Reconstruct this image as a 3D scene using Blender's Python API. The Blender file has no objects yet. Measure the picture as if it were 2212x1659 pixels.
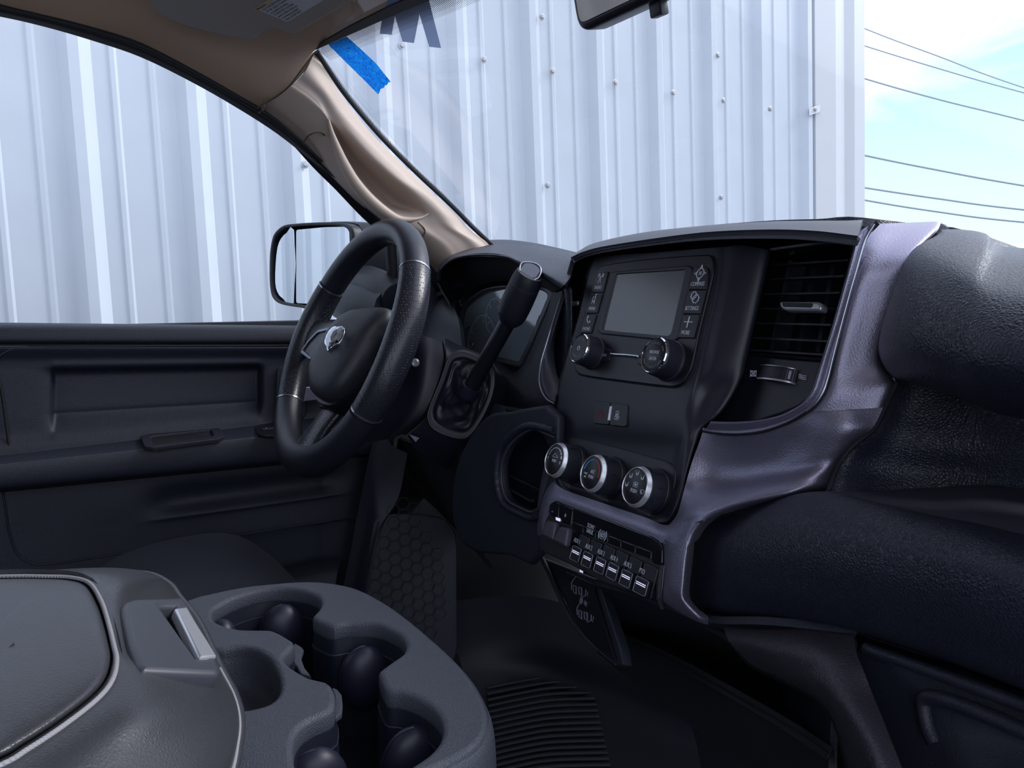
import bpy, bmesh, math, random
from mathutils import Vector, Matrix, noise
random.seed(7)
V = Vector
SC = bpy.context.scene
COL = SC.collection
# ------------------------------------------------------------------ camera
W, H, F = 2212.0, 1659.0, 1664.0
def _cv(px, py): return V((px - W/2, -(py - H/2), -F)).normalized()
_L = _cv(190, 664); _up = -_cv(1294, 16523)
_right = -_L; _up = (_up - _L*_up.dot(_L)).normalized(); _fwd = _up.cross(_right)
RM = Matrix((_right, _fwd, _up))            # camera space -> cab space
CAM = V((0.64, 0.0, 0.75))
cam_data = bpy.data.cameras.new('camera'); cam = bpy.data.objects.new('camera', cam_data)
COL.objects.link(cam); cam.matrix_world = Matrix.Translation(CAM) @ RM.to_4x4()
cam_data.sensor_width = 36; cam_data.lens = F/W*36; cam_data.clip_start = 0.01; cam_data.clip_end = 500
SC.camera = cam
# ------------------------------------------------------------------ view, world, sun
SC.view_settings.view_transform = 'Standard'; SC.view_settings.look = 'None'
SC.view_settings.gamma = 1; SC.view_settings.use_curve_mapping = False
SC.view_settings.exposure = 0.3
SKY = 1.45
wd = bpy.data.worlds.new('sky'); SC.world = wd; wd.use_nodes = True
nt = wd.node_tree; N = nt.nodes; LK = nt.links; N.clear()
def nd(t, **k):
    n = N.new(t)
    for a, b in k.items():
        if a.startswith('i_'): n.inputs[a[2:].replace('_', ' ')].default_value = b
        else: setattr(n, a, b)
    return n
out = nd('ShaderNodeOutputWorld'); bg = nd('ShaderNodeBackground'); LK.new(bg.outputs[0], out.inputs[0])
tc = nd('ShaderNodeTexCoord'); sep = nd('ShaderNodeSeparateXYZ'); LK.new(tc.outputs['Generated'], sep.inputs[0])
grad = nd('ShaderNodeValToRGB'); LK.new(sep.outputs['Z'], grad.inputs[0])
e = grad.color_ramp.elements; e[0].position = 0.0; e[0].color = (.66, .90, 1.0, 1); e[1].position = .55; e[1].color = (.22, .38, .72, 1)
a = e.new(.12); a.color = (.56, .78, .98, 1); a = e.new(.28); a.color = (.36, .55, .88, 1)
# cloud sheet: thick overhead, broken towards the horizon
mp = nd('ShaderNodeMapping'); LK.new(tc.outputs['Generated'], mp.inputs[0])
mp.inputs['Scale'].default_value = (1.0, 1.6, 3.2); mp.inputs['Rotation'].default_value = (.3, .35, .5)
ns = nd('ShaderNodeTexNoise', i_Scale=2.2, i_Detail=9, i_Roughness=.58, i_Distortion=.5); LK.new(mp.outputs[0], ns.inputs[0])
def mth(op, a, b=None, c=None):
    n = nd('ShaderNodeMath', operation=op)
    for i, q in enumerate((a, b, c)):
        if q is None: continue
        if isinstance(q, (int, float)): n.inputs[i].default_value = q
        else: LK.new(q, n.inputs[i])
    return n.outputs[0]
tilt = mth('ADD', mth('MULTIPLY', sep.outputs['Z'], 5.2), mth('MULTIPLY', sep.outputs['Y'], -2.75))
cl = mth('ADD', mth('MULTIPLY', ns.outputs['Fac'], 1.2), mth('ADD', tilt, .876))
cr = nd('ShaderNodeValToRGB'); LK.new(cl, cr.inputs[0])
e = cr.color_ramp.elements; e[0].position = .42; e[0].color = (0, 0, 0, 1); e[1].position = .66; e[1].color = (1, 1, 1, 1)
ccol = nd('ShaderNodeValToRGB'); ns2 = nd('ShaderNodeTexNoise', i_Scale=5, i_Detail=6); LK.new(mp.outputs[0], ns2.inputs[0]); LK.new(ns2.outputs['Fac'], ccol.inputs[0])
e = ccol.color_ramp.elements; e[0].position = .3; e[0].color = (.60, .68, .84, 1); e[1].position = .55; e[1].color = (.86, .92, 1.06, 1)
mx = nd('ShaderNodeMixRGB'); LK.new(cr.outputs[0], mx.inputs[0]); LK.new(grad.outputs[0], mx.inputs[1]); LK.new(ccol.outputs[0], mx.inputs[2])
LK.new(mx.outputs[0], bg.inputs[0]); bg.inputs[1].default_value = SKY
sun_d = bpy.data.lights.new('sun', 'SUN'); sun_d.energy = 2.2; sun_d.angle = math.radians(25); sun_d.color = (1.0, .97, .93)
sun = bpy.data.objects.new('sun', sun_d); COL.objects.link(sun)
sun.rotation_euler = V((-.30, -1.0, -.80)).to_track_quat('-Z', 'Y').to_euler()
# ------------------------------------------------------------------ pixel helpers (a pixel's ray meets a real plane)
def ray(px, py): return RM @ V(((px - W/2)/F, -(py - H/2)/F, -1.0))
def hit(px, py, p, n):
    d = ray(px, py); return CAM + d*((p - CAM).dot(n)/d.dot(n))
def X(px, py, x): return hit(px, py, V((x, 0, 0)), V((1, 0, 0)))
def Y(px, py, y): return hit(px, py, V((0, y, 0)), V((0, 1, 0)))
def Z(px, py, z): return hit(px, py, V((0, 0, z)), V((0, 0, 1)))
def D(px, py, d): return CAM + ray(px, py)*d
class Frame:
    def __init__(s, o, n, u=None):
        s.o = V(o); s.n = V(n).normalized()
        u = V(u) if u is not None else V((1, 0, 0))
        s.u = (u - s.n*u.dot(s.n)).normalized(); s.v = s.n.cross(s.u)
    def uv(s, px, py, off=0):
        q = hit(px, py, s.o + s.n*off, s.n) - s.o; return (q.dot(s.u), q.dot(s.v))
    def P(s, px, py, off=0): return hit(px, py, s.o + s.n*off, s.n)
    def w(s, a, b, c=0): return s.o + s.u*a + s.v*b + s.n*c
    def M(s): 
        m = Matrix((s.u, s.v, s.n)).transposed().to_4x4(); m.translation = s.o; return m
def crop(pts, sc, ox, oy): return [(ox + p[0]/sc, oy + p[1]/sc) + tuple(p[2:]) for p in pts]
# ------------------------------------------------------------------ materials
def mat(name, col, rough=.5, metal=0, bump=None, scale=400, strength=.3, dist=.001, spec=.5, coat=0, vary=0, emit=None, stretch=None):
    m = bpy.data.materials.new(name); m.use_nodes = True; t = m.node_tree; p = t.nodes['Principled BSDF']
    p.inputs['Base Color'].default_value = (*col, 1); p.inputs['Roughness'].default_value = rough; p.inputs['Metallic'].default_value = metal
    p.inputs['Specular IOR Level'].default_value = spec; p.inputs['Coat Weight'].default_value = coat
    if emit: p.inputs['Emission Color'].default_value = (*col, 1); p.inputs['Emission Strength'].default_value = emit
    tcn = t.nodes.new('ShaderNodeTexCoord'); src = tcn.outputs['Object']
    if stretch:
        mm = t.nodes.new('ShaderNodeMapping'); mm.inputs['Scale'].default_value = stretch; t.links.new(src, mm.inputs[0]); src = mm.outputs[0]
    if bump:
        if bump == 'leather':
            vn = t.nodes.new('ShaderNodeTexVoronoi'); vn.feature = 'DISTANCE_TO_EDGE'; vn.inputs['Scale'].default_value = scale
            nz = t.nodes.new('ShaderNodeTexNoise'); nz.inputs['Scale'].default_value = scale*.6; nz.inputs['Detail'].default_value = 2
            ad = t.nodes.new('ShaderNodeMixRGB'); ad.inputs[0].default_value = .05
            t.links.new(src, nz.inputs[0]); t.links.new(src, ad.inputs[1]); t.links.new(nz.outputs['Color'], ad.inputs[2])
            t.links.new(src, vn.inputs[0]); h = vn.outputs['Distance']
            cr_ = t.nodes.new('ShaderNodeValToRGB'); cr_.color_ramp.elements[1].position = .35; t.links.new(h, cr_.inputs[0]); h = cr_.outputs[0]
        elif bump == 'noise':
            nz = t.nodes.new('ShaderNodeTexNoise'); nz.inputs['Scale'].default_value = scale; nz.inputs['Detail'].default_value = 3
            t.links.new(src, nz.inputs[0]); h = nz.outputs['Fac']
        elif bump == 'dots':
            vn = t.nodes.new('ShaderNodeTexVoronoi'); vn.inputs['Scale'].default_value = scale; vn.inputs['Randomness'].default_value = .25
            t.links.new(src, vn.inputs[0]); cr_ = t.nodes.new('ShaderNodeValToRGB'); cr_.color_ramp.elements[0].position = .16; cr_.color_ramp.elements[1].position = .3
            t.links.new(vn.outputs['Distance'], cr_.inputs[0]); h = cr_.outputs[0]
        elif bump == 'wave':
            wv = t.nodes.new('ShaderNodeTexWave'); wv.inputs['Scale'].default_value = scale; t.links.new(src, wv.inputs[0]); h = wv.outputs['Fac']
        b = t.nodes.new('ShaderNodeBump'); b.inputs['Strength'].default_value = strength; b.inputs['Distance'].default_value = dist
        t.links.new(h, b.inputs['Height']); t.links.new(b.outputs[0], p.inputs['Normal'])
    if vary:
        nz = t.nodes.new('ShaderNodeTexNoise'); nz.inputs['Scale'].default_value = 6; nz.inputs['Detail'].default_value = 5
        t.links.new(src, nz.inputs[0])
        mr = t.nodes.new('ShaderNodeMapRange'); mr.inputs[3].default_value = 1 - vary; mr.inputs[4].default_value = 1 + vary
        t.links.new(nz.outputs['Fac'], mr.inputs[0])
        hs = t.nodes.new('ShaderNodeHueSaturation'); hs.inputs['Color'].default_value = (*col, 1); t.links.new(mr.outputs[0], hs.inputs['Value'])
        t.links.new(hs.outputs[0], p.inputs['Base Color'])
    return m
def glassmat(name, tint=(1, 1, 1), refl=.06, rough=0.0):
    m = bpy.data.materials.new(name); m.use_nodes = True; t = m.node_tree; t.nodes.clear()
    o = t.nodes.new('ShaderNodeOutputMaterial'); mixn = t.nodes.new('ShaderNodeMixShader'); tr = t.nodes.new('ShaderNodeBsdfTransparent'); gl = t.nodes.new('ShaderNodeBsdfGlossy')
    tr.inputs[0].default_value = (*tint, 1); gl.inputs['Roughness'].default_value = rough
    fr = t.nodes.new('ShaderNodeFresnel'); fr.inputs[0].default_value = 1.35
    mu = t.nodes.new('ShaderNodeMath'); mu.operation = 'MULTIPLY'; mu.inputs[1].default_value = refl*4
    t.links.new(fr.outputs[0], mu.inputs[0]); t.links.new(mu.outputs[0], mixn.inputs[0])
    t.links.new(tr.outputs[0], mixn.inputs[1]); t.links.new(gl.outputs[0], mixn.inputs[2]); t.links.new(mixn.outputs[0], o.inputs[0])
    return m
M = {}  # dark plastics below carry a blue tint standing in for bluish shade
M['wall'] = mat('painted_steel', (.52, .57, .645), .45, 0, 'noise', 9, .12, .01, vary=.06)
M['trimsteel'] = mat('grey_painted_steel', (.56, .58, .62), .45, vary=.03)
M['screwm'] = mat('screw_zinc', (.42, .43, .46), .4, .6)
M['cable'] = mat('hazed_cable', (.30, .36, .40), .7)  # lightened to stand in for haze in front of the cables
M['bounce_ground'] = mat('concrete', (.34, .34, .35), .9, 0, 'noise', 60, .5, .01)  # unseen ground, kept pale so it bounces light into the cab
M['beige'] = mat('beige_plastic', (.44, .35, .295), .5, 0, 'noise', 900, .15, .0006)
M['beigefab'] = mat('beige_fabric', (.40, .29, .22), .9, 0, 'wave', 320, .12, .0006)
M['seamd'] = mat('seam_dark_brown', (.05, .035, .028), .8)  # dark brown for the joint lines in the beige trim
M['visor'] = mat('visor_vinyl', (.26, .225, .215), .75, 0, 'noise', 700, .2, .0006)
M['rubber'] = mat('black_rubber', (.008, .009, .014), .6)
M['leather'] = mat('grained_black_vinyl', (.015, .018, .034), .40, 0, 'leather', 440, .42, .0008)
M['grain'] = mat('fine_grain_plastic', (.015, .018, .031), .50, 0, 'leather', 700, .3, .0005)
M['doorp'] = mat('door_grain_plastic', (.017, .022, .037), .50, 0, 'leather', 480, .35, .0006)
M['satin'] = mat('satin_charcoal_paint', (.31, .30, .40), .45, .85, 'noise', 750, .5, .0007, coat=0)
M['satin2'] = mat('satin_brow_plastic', (.038, .039, .056), .40, 0, 'noise', 900, .1, .0003)
M['bezel'] = mat('soft_black_plastic', (.013, .014, .025), .44, spec=.55)
M['black'] = mat('black_plastic', (.007, .008, .014), .38)
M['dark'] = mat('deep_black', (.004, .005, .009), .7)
M['legp'] = mat('plum_grain_plastic', (.040, .036, .050), .45, 0, 'leather', 480, .4, .0008)
M['shelfp'] = mat('smooth_shelf_plastic', (.055, .056, .080), .45)  # base lifted to stand in for light on the upward-facing shelf
M['piano'] = mat('gloss_black', (.006, .006, .010), .07, coat=.5)
M['chrome'] = mat('bright_chrome', (.85, .87, .92), .08, 1)
M['satinchrome'] = mat('satin_chrome', (.66, .68, .74), .26, .65)
M['ring'] = mat('thin_metal_line', (.42, .44, .52), .25, .9)
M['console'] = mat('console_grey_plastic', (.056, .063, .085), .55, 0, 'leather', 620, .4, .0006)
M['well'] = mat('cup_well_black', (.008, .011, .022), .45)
M['rubpad'] = mat('rubber_pad', (.014, .016, .036), .45)
M['armleather'] = mat('armrest_leather', (.038, .040, .048), .32, 0, 'leather', 620, .14, .0005)
M['armpl'] = mat('armrest_latch_plastic', (.046, .050, .066), .42)
M['thread'] = mat('grey_thread', (.30, .30, .33), .7, 0, 'wave', 300, .5, .001)
M['wheel'] = mat('wheel_leather', (.016, .018, .028), .33, 0, 'leather', 650, .3, .0004)
M['perf'] = mat('perforated_wheel_leather', (.020, .022, .032), .30, 0, 'dots', 300, .8, .0008)
M['airbag'] = mat('airbag_cover_vinyl', (.024, .028, .038), .46, 0, 'leather', 600, .3, .0004)
M['seat'] = mat('black_seat_cloth', (.015, .018, .028), .95, 0, 'noise', 500, .6, .001)
M['mat'] = mat('floor_rubber', (.006, .009, .018), .6)
M['carpet'] = mat('dark_carpet', (.006, .009, .018), .95)
M['screen'] = mat('lcd_reflection_grey', (.085, .089, .096), .22, 0, spec=.9)  # grey base stands in for what the switched-off screen reflects
M['lens'] = mat('lens_reflection_tint', (.22, .27, .32), .10, 0, spec=1.0); M['lens'].node_tree.nodes['Principled BSDF'].inputs['IOR'].default_value = 2.0  # pale base stands in for sky and wall reflected in the lens
M['print'] = mat('white_print', (.52, .55, .64), .6)
M['printd'] = mat('dim_print', (.22, .24, .31), .6)
M['red'] = mat('red_print', (.22, .02, .03), .6)
M['redl'] = mat('red_line_print', (.45, .03, .03), .6)
M['blue'] = mat('blue_line_print', (.10, .30, .75), .6)
M['tape'] = mat('blue_masking_tape', (.01, .33, .75), .7, 0, 'noise', 300, 1.0, .002, vary=.2)
M['letter'] = mat('dark_blue_tape', (.13, .15, .20), .5)
def translucent(m, col, f):
    t = m.node_tree; o = [n for n in t.nodes if n.type == 'OUTPUT_MATERIAL'][0]; p = t.nodes['Principled BSDF']; tl = t.nodes.new('ShaderNodeBsdfTranslucent'); tl.inputs[0].default_value = (*col, 1)
    mx_ = t.nodes.new('ShaderNodeMixShader'); mx_.inputs[0].default_value = f; t.links.new(p.outputs[0], mx_.inputs[1]); t.links.new(tl.outputs[0], mx_.inputs[2]); t.links.new(mx_.outputs[0], o.inputs[0])
translucent(M['tape'], (.05, .50, 1.0), .6)
_t = M['tape'].node_tree; _n = _t.nodes.new('ShaderNodeTexNoise'); _n.inputs['Scale'].default_value = 260; _c = _t.nodes.new('ShaderNodeValToRGB'); _o = _t.nodes.new('ShaderNodeTexCoord')
_c.color_ramp.elements[0].position = .35; _c.color_ramp.elements[0].color = (.02, .32, .80, 1); _c.color_ramp.elements[1].position = .65; _c.color_ramp.elements[1].color = (.10, .62, 1, 1)
_t.links.new(_o.outputs['Object'], _n.inputs[0]); _t.links.new(_n.outputs['Fac'], _c.inputs[0]); _t.links.new(_c.outputs[0], [q for q in _t.nodes if q.type == 'BSDF_TRANSLUCENT'][0].inputs[0]); translucent(M['letter'], (.40, .46, .60), .7)
M['label'] = mat('label_paper', (.42, .42, .46), .6)
M['labely'] = mat('label_yellow', (.42, .34, .16), .6)
M['ink'] = mat('label_ink', (.05, .05, .06), .7)
M['mirror'] = mat('mirror_glass', (.75, .80, .84), .02, 1)
M['mirrorb'] = mat('mirror_reflection_brown', (.27, .24, .215), .06, 1)  # brown tint stands in for the cab interior reflected in the glass
M['mirhouse'] = mat('mirror_housing_plastic', (.007, .010, .018), .5)
M['glass'] = glassmat('window_glass', (.985, .99, 1.0), .035)
M['gauge'] = mat('gauge_face', (.20, .23, .26), .6)
M['gaugel'] = mat('gauge_marks', (.42, .46, .50), .5)
M['led'] = mat('aux_indicator_bar', (.75, .75, 1.0), .4, emit=.6)
# ------------------------------------------------------------------ object helpers
WLOC = {}
def tag(o, label=None, cat=None, group=None, kind=None):
    if label: o['label'] = label
    if cat: o['category'] = cat
    if group: o['group'] = group
    if kind: o['kind'] = kind
    return o
def thing(name, loc, label, cat, group=None, kind=None):
    o = bpy.data.objects.new(name, None); o.empty_display_size = .02; COL.objects.link(o); o.location = loc; WLOC[o.name] = V(loc)
    return tag(o, label, cat, group, kind)
def fin(name, me, material, parent=None, sharp=40):
    """link world-space mesh as one object, origin at its middle, parented by plain offset"""
    c = V((0, 0, 0)); lo = V((1e9,)*3); hi = -lo
    for v in me.vertices:
        for k in range(3): lo[k] = min(lo[k], v.co[k]); hi[k] = max(hi[k], v.co[k])
    c = (lo + hi)/2; me.transform(Matrix.Translation(-c))
    for p in me.polygons: p.use_smooth = True
    me.set_sharp_from_angle(angle=math.radians(sharp))
    me.materials.clear(); me.materials.append(M[material] if isinstance(material, str) else material)
    o = bpy.data.objects.new(name, me); COL.objects.link(o); WLOC[o.name] = c.copy()
    if parent: o.parent = parent; o.location = c - WLOC[parent.name]
    else: o.location = c
    return o
def frombm(name, bm, material, parent=None, sharp=40):
    bmesh.ops.recalc_face_normals(bm, faces=bm.faces); me = bpy.data.meshes.new(name); bm.to_mesh(me); bm.free(); return fin(name, me, material, parent, sharp)
def frompy(name, vs, fs, material, parent=None, sharp=40, recalc=True):
    bm = bmesh.new(); bv = [bm.verts.new(v) for v in vs]
    for f in fs:
        try: bm.faces.new([bv[i] for i in f])
        except ValueError: pass
    if recalc: bmesh.ops.recalc_face_normals(bm, faces=bm.faces)
    me = bpy.data.meshes.new(name); bm.to_mesh(me); bm.free(); return fin(name, me, material, parent, sharp)
def cr4(a, b, c, d, t):
    return b + (c - a)*(.5*t) + (a*2 - b*5 + c*4 - d)*(.5*t*t) + (b*3 - a - c*3 + d)*(.5*t**3)
def crs(pts, sub, closed=False):
    n = len(pts); o = []
    if closed:
        for i in range(n):
            for k in range(sub): o.append(cr4(pts[i-1], pts[i], pts[(i+1) % n], pts[(i+2) % n], k/sub))
        return o
    for i in range(n - 1):
        a = pts[i-1] if i else pts[0]*2 - pts[1]; d = pts[i+2] if i + 2 < n else pts[-1]*2 - pts[-2]
        for k in range(sub): o.append(cr4(a, pts[i], pts[i+1], d, k/sub))
    o.append(pts[-1].copy()); return o
def resample(pts, n):
    L = [0]
    for i in range(1, len(pts)): L.append(L[-1] + (pts[i] - pts[i-1]).length)
    o = []; j = 0
    for k in range(n + 1):
        s = L[-1]*k/n
        while j < len(L) - 2 and L[j+1] < s: j += 1
        t = (s - L[j])/max(1e-9, L[j+1] - L[j]); o.append(pts[j].lerp(pts[j+1], min(1, t)))
    return o
def surf(name, curves, material, parent=None, su=6, sv=5, thick=.006, closed=False, sharp=50, lin=False):
    """smooth sheet through a net of curves, given real thickness on the side away from the cab middle"""
    if len({len(c) for c in curves}) == 1: rows = [crs(c, su, closed) for c in curves]
    else: rows = [resample(crs(c, 8), su*max(len(q) for q in curves)) for c in curves]
    nc = len(rows[0])
    if sv > 1 and not lin:
        cols = [crs([r[j] for r in rows], sv) for j in range(nc)]; rows = [[cols[j][i] for j in range(nc)] for i in range(len(cols[0]))]
    elif sv > 1:
        rr = []
        for i in range(len(rows) - 1):
            for k in range(sv): rr.append([rows[i][j].lerp(rows[i+1][j], k/sv) for j in range(nc)])
        rows = rr + [rows[-1]]
    nr = len(rows); vs = [p for r in rows for p in r]; fs = []
    for i in range(nr - 1):
        for j in range(nc - (0 if closed else 1)):
            j2 = (j + 1) % nc; fs.append((i*nc + j, i*nc + j2, (i+1)*nc + j2, (i+1)*nc + j))
    if thick:
        nor = []
        for i in range(nr):
            for j in range(nc):
                a = rows[min(nr-1, i+1)][j] - rows[max(0, i-1)][j]
                b = (rows[i][(j+1) % nc] - rows[i][j-1]) if closed else (rows[i][min(nc-1, j+1)] - rows[i][max(0, j-1)])
                nor.append(a.cross(b))
        nor = [q.normalized() if q.length > 1e-12 else V((0, 0, 0)) for q in nor]
        s = sum((CAM - p).normalized().dot(q) for p, q in zip(vs, nor)); sg = 1 if s > 0 else -1
        n0 = len(vs); vs += [p - q*sg*thick for p, q in zip(vs, nor)]
        fs += [tuple(n0 + k for k in reversed(f)) for f in fs]
        if not closed:
            ring = [j for j in range(nc)] + [i*nc + nc - 1 for i in range(1, nr)] + [(nr-1)*nc + j for j in range(nc-2, -1, -1)] + [i*nc for i in range(nr-2, 0, -1)]
            for k in range(len(ring)): a, b = ring[k], ring[(k+1) % len(ring)]; fs.append((a, b, b + n0, a + n0))
        else:
            for j in range(nc):
                j2 = (j+1) % nc; fs.append((j, j2, j2 + n0, j + n0)); b0 = (nr-1)*nc; fs.append((b0 + j, b0 + j2, b0 + j2 + n0, b0 + j + n0))
    return frompy(name, vs, fs, material, parent, sharp)
def fillet(pts, r, seg=5):
    n = len(pts); o = []
    for i in range(n):
        a, b, c = V(pts[i-1][:2]), V(pts[i][:2]), V(pts[(i+1) % n][:2]); rr = r[i] if isinstance(r, (list, tuple)) else r
        u, w = (a - b), (c - b); d = min(rr, u.length*.48, w.length*.48)
        if d < 1e-6: o.append(tuple(b)); continue
        p, q = b + u.normalized()*d, b + w.normalized()*d
        for k in range(seg + 1):
            t = k/seg; s = p*(1-t)**2 + b*2*t*(1-t) + q*t*t; o.append(tuple(s))
    return o
def smooth2(pts, sub=4): return [tuple(p) for p in crs([V(p) for p in pts], sub, True)]
def rect(w, h, cx=0, cy=0): return [(cx - w/2, cy - h/2), (cx + w/2, cy - h/2), (cx + w/2, cy + h/2), (cx - w/2, cy + h/2)]
def circ(r, n=40, cx=0, cy=0): return [(cx + r*math.cos(2*math.pi*k/n), cy + r*math.sin(2*math.pi*k/n)) for k in range(n)]
def curve_mesh(splines, ext, bev, off=None, br=2):
    cu = bpy.data.curves.new('tmp', 'CURVE'); cu.dimensions = '2D'; cu.fill_mode = 'BOTH'; cu.extrude = ext; cu.bevel_depth = bev; cu.bevel_resolution = br
    cu.offset = -bev if off is None else off
    for s in splines:
        sp = cu.splines.new('POLY'); sp.points.add(len(s) - 1); sp.use_cyclic_u = True
        for i, p in enumerate(s): sp.points[i].co = (p[0], p[1], 0, 1)
    ob = bpy.data.objects.new('tmp', cu); COL.objects.link(ob); dg = bpy.context.evaluated_depsgraph_get()
    me = bpy.data.meshes.new_from_object(ob.evaluated_get(dg)); bpy.data.objects.remove(ob); bpy.data.curves.remove(cu); return me
def plate(name, fr, outline, material, parent=None, thick=.003, top=0, bev=.0006, holes=(), sharp=35):
    """solid plate with rounded edges: outline (u, v) on frame fr, its face at height 'top' above the frame"""
    h = max(thick/2 - bev, .00005); me = curve_mesh([outline, *holes], h, bev)
    me.transform(Matrix.Translation((0, 0, top - h - bev))); me.transform(fr.M()); return fin(name, me, material, parent, sharp)
def text(name, fr, s, u, v, size, material, parent, top=0, align='CENTER', rot=0, ext=.00012, sx=.76):
    cu = bpy.data.curves.new('tmp', 'FONT'); cu.body = s; cu.size = size; cu.extrude = ext; cu.align_x = align; cu.align_y = 'CENTER'; cu.resolution_u = 3
    ob = bpy.data.objects.new('tmp', cu); COL.objects.link(ob); dg = bpy.context.evaluated_depsgraph_get()
    me = bpy.data.meshes.new_from_object(ob.evaluated_get(dg)); bpy.data.objects.remove(ob); bpy.data.curves.remove(cu)
    me.transform(fr.M() @ Matrix.Translation((u, v, top + ext)) @ Matrix.Rotation(rot, 4, 'Z') @ Matrix.Diagonal((sx, 1, 1, 1))); return fin(name, me, material, parent, 30)
def ring2(name, fr, outline, w, material, parent, h=.001, top=0, bev=.0003):
    """raised line or frame of width w round an outline"""
    inner = offset2(outline, w); return plate(name, fr, outline, material, parent, h, top, bev, [inner])
def offset2(pts, d):
    n = len(pts); area = sum(pts[i-1][0]*pts[i][1] - pts[i][0]*pts[i-1][1] for i in range(n)); s = 1 if area > 0 else -1; o = []
    for i in range(n):
        a, b, c = V(pts[i-1][:2]), V(pts[i][:2]), V(pts[(i+1) % n][:2]); t = (c - a)
        if t.length < 1e-9: t = V((1, 0))
        t.normalize(); o.append((b.x - t.y*d*s, b.y + t.x*d*s))
    return o
def lathe(name, fr, u, v, prof, material, parent, seg=48, knurl=None, base=0, sharp=35):
    """prof: [(radius, height)...] about the frame normal at (u, v); knurl=(i0, i1, depth) ribs rows i0..i1"""
    vs = []; fs = []
    for i, (r, h) in enumerate(prof):
        for k in range(seg):
            a = 2*math.pi*k/seg; rr = r
            if knurl and knurl[0] <= i <= knurl[1] and k % 2: rr -= knurl[2]
            vs.append(fr.w(u + rr*math.cos(a), v + rr*math.sin(a), base + h))
    for i in range(len(prof) - 1):
        for k in range(seg): k2 = (k+1) % seg; fs.append((i*seg + k, i*seg + k2, (i+1)*seg + k2, (i+1)*seg + k))
    fs.append(tuple(range(seg - 1, -1, -1))); fs.append(tuple((len(prof) - 1)*seg + k for k in range(seg)))
    return frompy(name, vs, fs, material, parent, sharp)
def tube(name, path, r, material, parent=None, seg=10, sub=6, closed=False, up=None, flat=1.0, sharp=60, raw=False):
    """solid swept along a smooth path; r number or list; flat squashes the section"""
    P_ = crs(path, sub, closed) if sub > 1 else list(path); n = len(P_)
    if isinstance(r, (list, tuple)):
        rr = [q.x for q in crs([V((q, 0, 0)) for q in r], sub, closed)] if sub > 1 else list(r)
    else: rr = [r]*n
    vs = []; fs = []; last = V(up) if up is not None else None
    for i in range(n):
        t = ((P_[(i+1) % n] - P_[i-1]) if closed else (P_[min(n-1, i+1)] - P_[max(0, i-1)])).normalized()
        if last is None: last = t.orthogonal()
        a = (last - t*last.dot(t)).normalized()
        if up is None: last = a
        b = t.cross(a)
        for k in range(seg):
            g = 2*math.pi*k/seg; vs.append(P_[i] + a*(math.cos(g)*rr[i]*flat) + b*(math.sin(g)*rr[i]))
    for i in range(n if closed else n - 1):
        i2 = (i+1) % n
        for k in range(seg): k2 = (k+1) % seg; fs.append((i*seg + k, i*seg + k2, i2*seg + k2, i2*seg + k))
    if not closed: fs.append(tuple(range(seg - 1, -1, -1))); fs.append(tuple((n-1)*seg + k for k in range(seg)))
    if raw: return vs, fs
    return frompy(name, vs, fs, material, parent, sharp)
def box(name, fr, u0, u1, v0, v1, n0, n1, material, parent=None, bev=.001, sharp=35):
    bm = bmesh.new(); vs = [bm.verts.new(fr.w(a, b, c)) for c in (n0, n1) for a, b in ((u0, v0), (u1, v0), (u1, v1), (u0, v1))]
    for f in ((0, 3, 2, 1), (4, 5, 6, 7), (0, 1, 5, 4), (1, 2, 6, 5), (2, 3, 7, 6), (3, 0, 4, 7)): bm.faces.new([vs[i] for i in f])
    if bev: bmesh.ops.bevel(bm, geom=bm.edges[:], offset=bev, segments=2, profile=.6, affect='EDGES')
    return frombm(name, bm, material, parent, sharp)
def dome(name, fr, outline, prof, material, parent, sub=1, sharp=45, ctr=None):
    """closed pillow over an outline: prof = [(scale, height)...] from the base rim to the middle"""
    cx = sum(p[0] for p in outline)/len(outline) if ctr is None else ctr[0]; cy = sum(p[1] for p in outline)/len(outline) if ctr is None else ctr[1]; n = len(outline); vs = []; fs = []
    for s, h in prof:
        for p in outline: vs.append(fr.w(cx + (p[0]-cx)*s, cy + (p[1]-cy)*s, h))
    for i in range(len(prof) - 1):
        for k in range(n): k2 = (k+1) % n; fs.append((i*n + k, i*n + k2, (i+1)*n + k2, (i+1)*n + k))
    fs.append(tuple(range(n - 1, -1, -1))); fs.append(tuple((len(prof)-1)*n + k for k in range(n)))
    return frompy(name, vs, fs, material, parent, sharp)
WORLD = Frame((0, 0, 0), (0, 0, 1))
# ================================================================== OUTSIDE
ub = -(ray(1890, 20400)).normalized(); hb = ray(4083, 569).normalized(); hb = (hb - ub*hb.dot(ub)).normalized(); nb = hb.cross(ub).normalized()
if nb.x < 0: nb = -nb
WO = D(244, 690, 2.283); WF = Frame(WO, nb, hb)   # u runs along the wall, v up
WV = 1 if WF.v.dot(ub) > 0 else -1
PIT = .305
def wallpt(s, d, t): return WO + hb*s + nb*d + ub*t
bld = thing('metal_building', wallpt(-1, 0, -1.45), 'pale blue-grey corrugated metal building seen through windshield and side window', 'building')
def profile(i0, i1):
    o = []
    for i in range(i0, i1):
        b = i*PIT; o += [(b + .0005, 0), (b + .040, 0), (b + .047, .005), (b + .059, .005), (b + .066, 0), (b + .143, 0), (b + .150, .005), (b + .162, .005), (b + .169, 0), (b + .217, 0), (b + .246, .030), (b + .274, .030)]
    o.append((i1*PIT, 0)); return o
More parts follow.
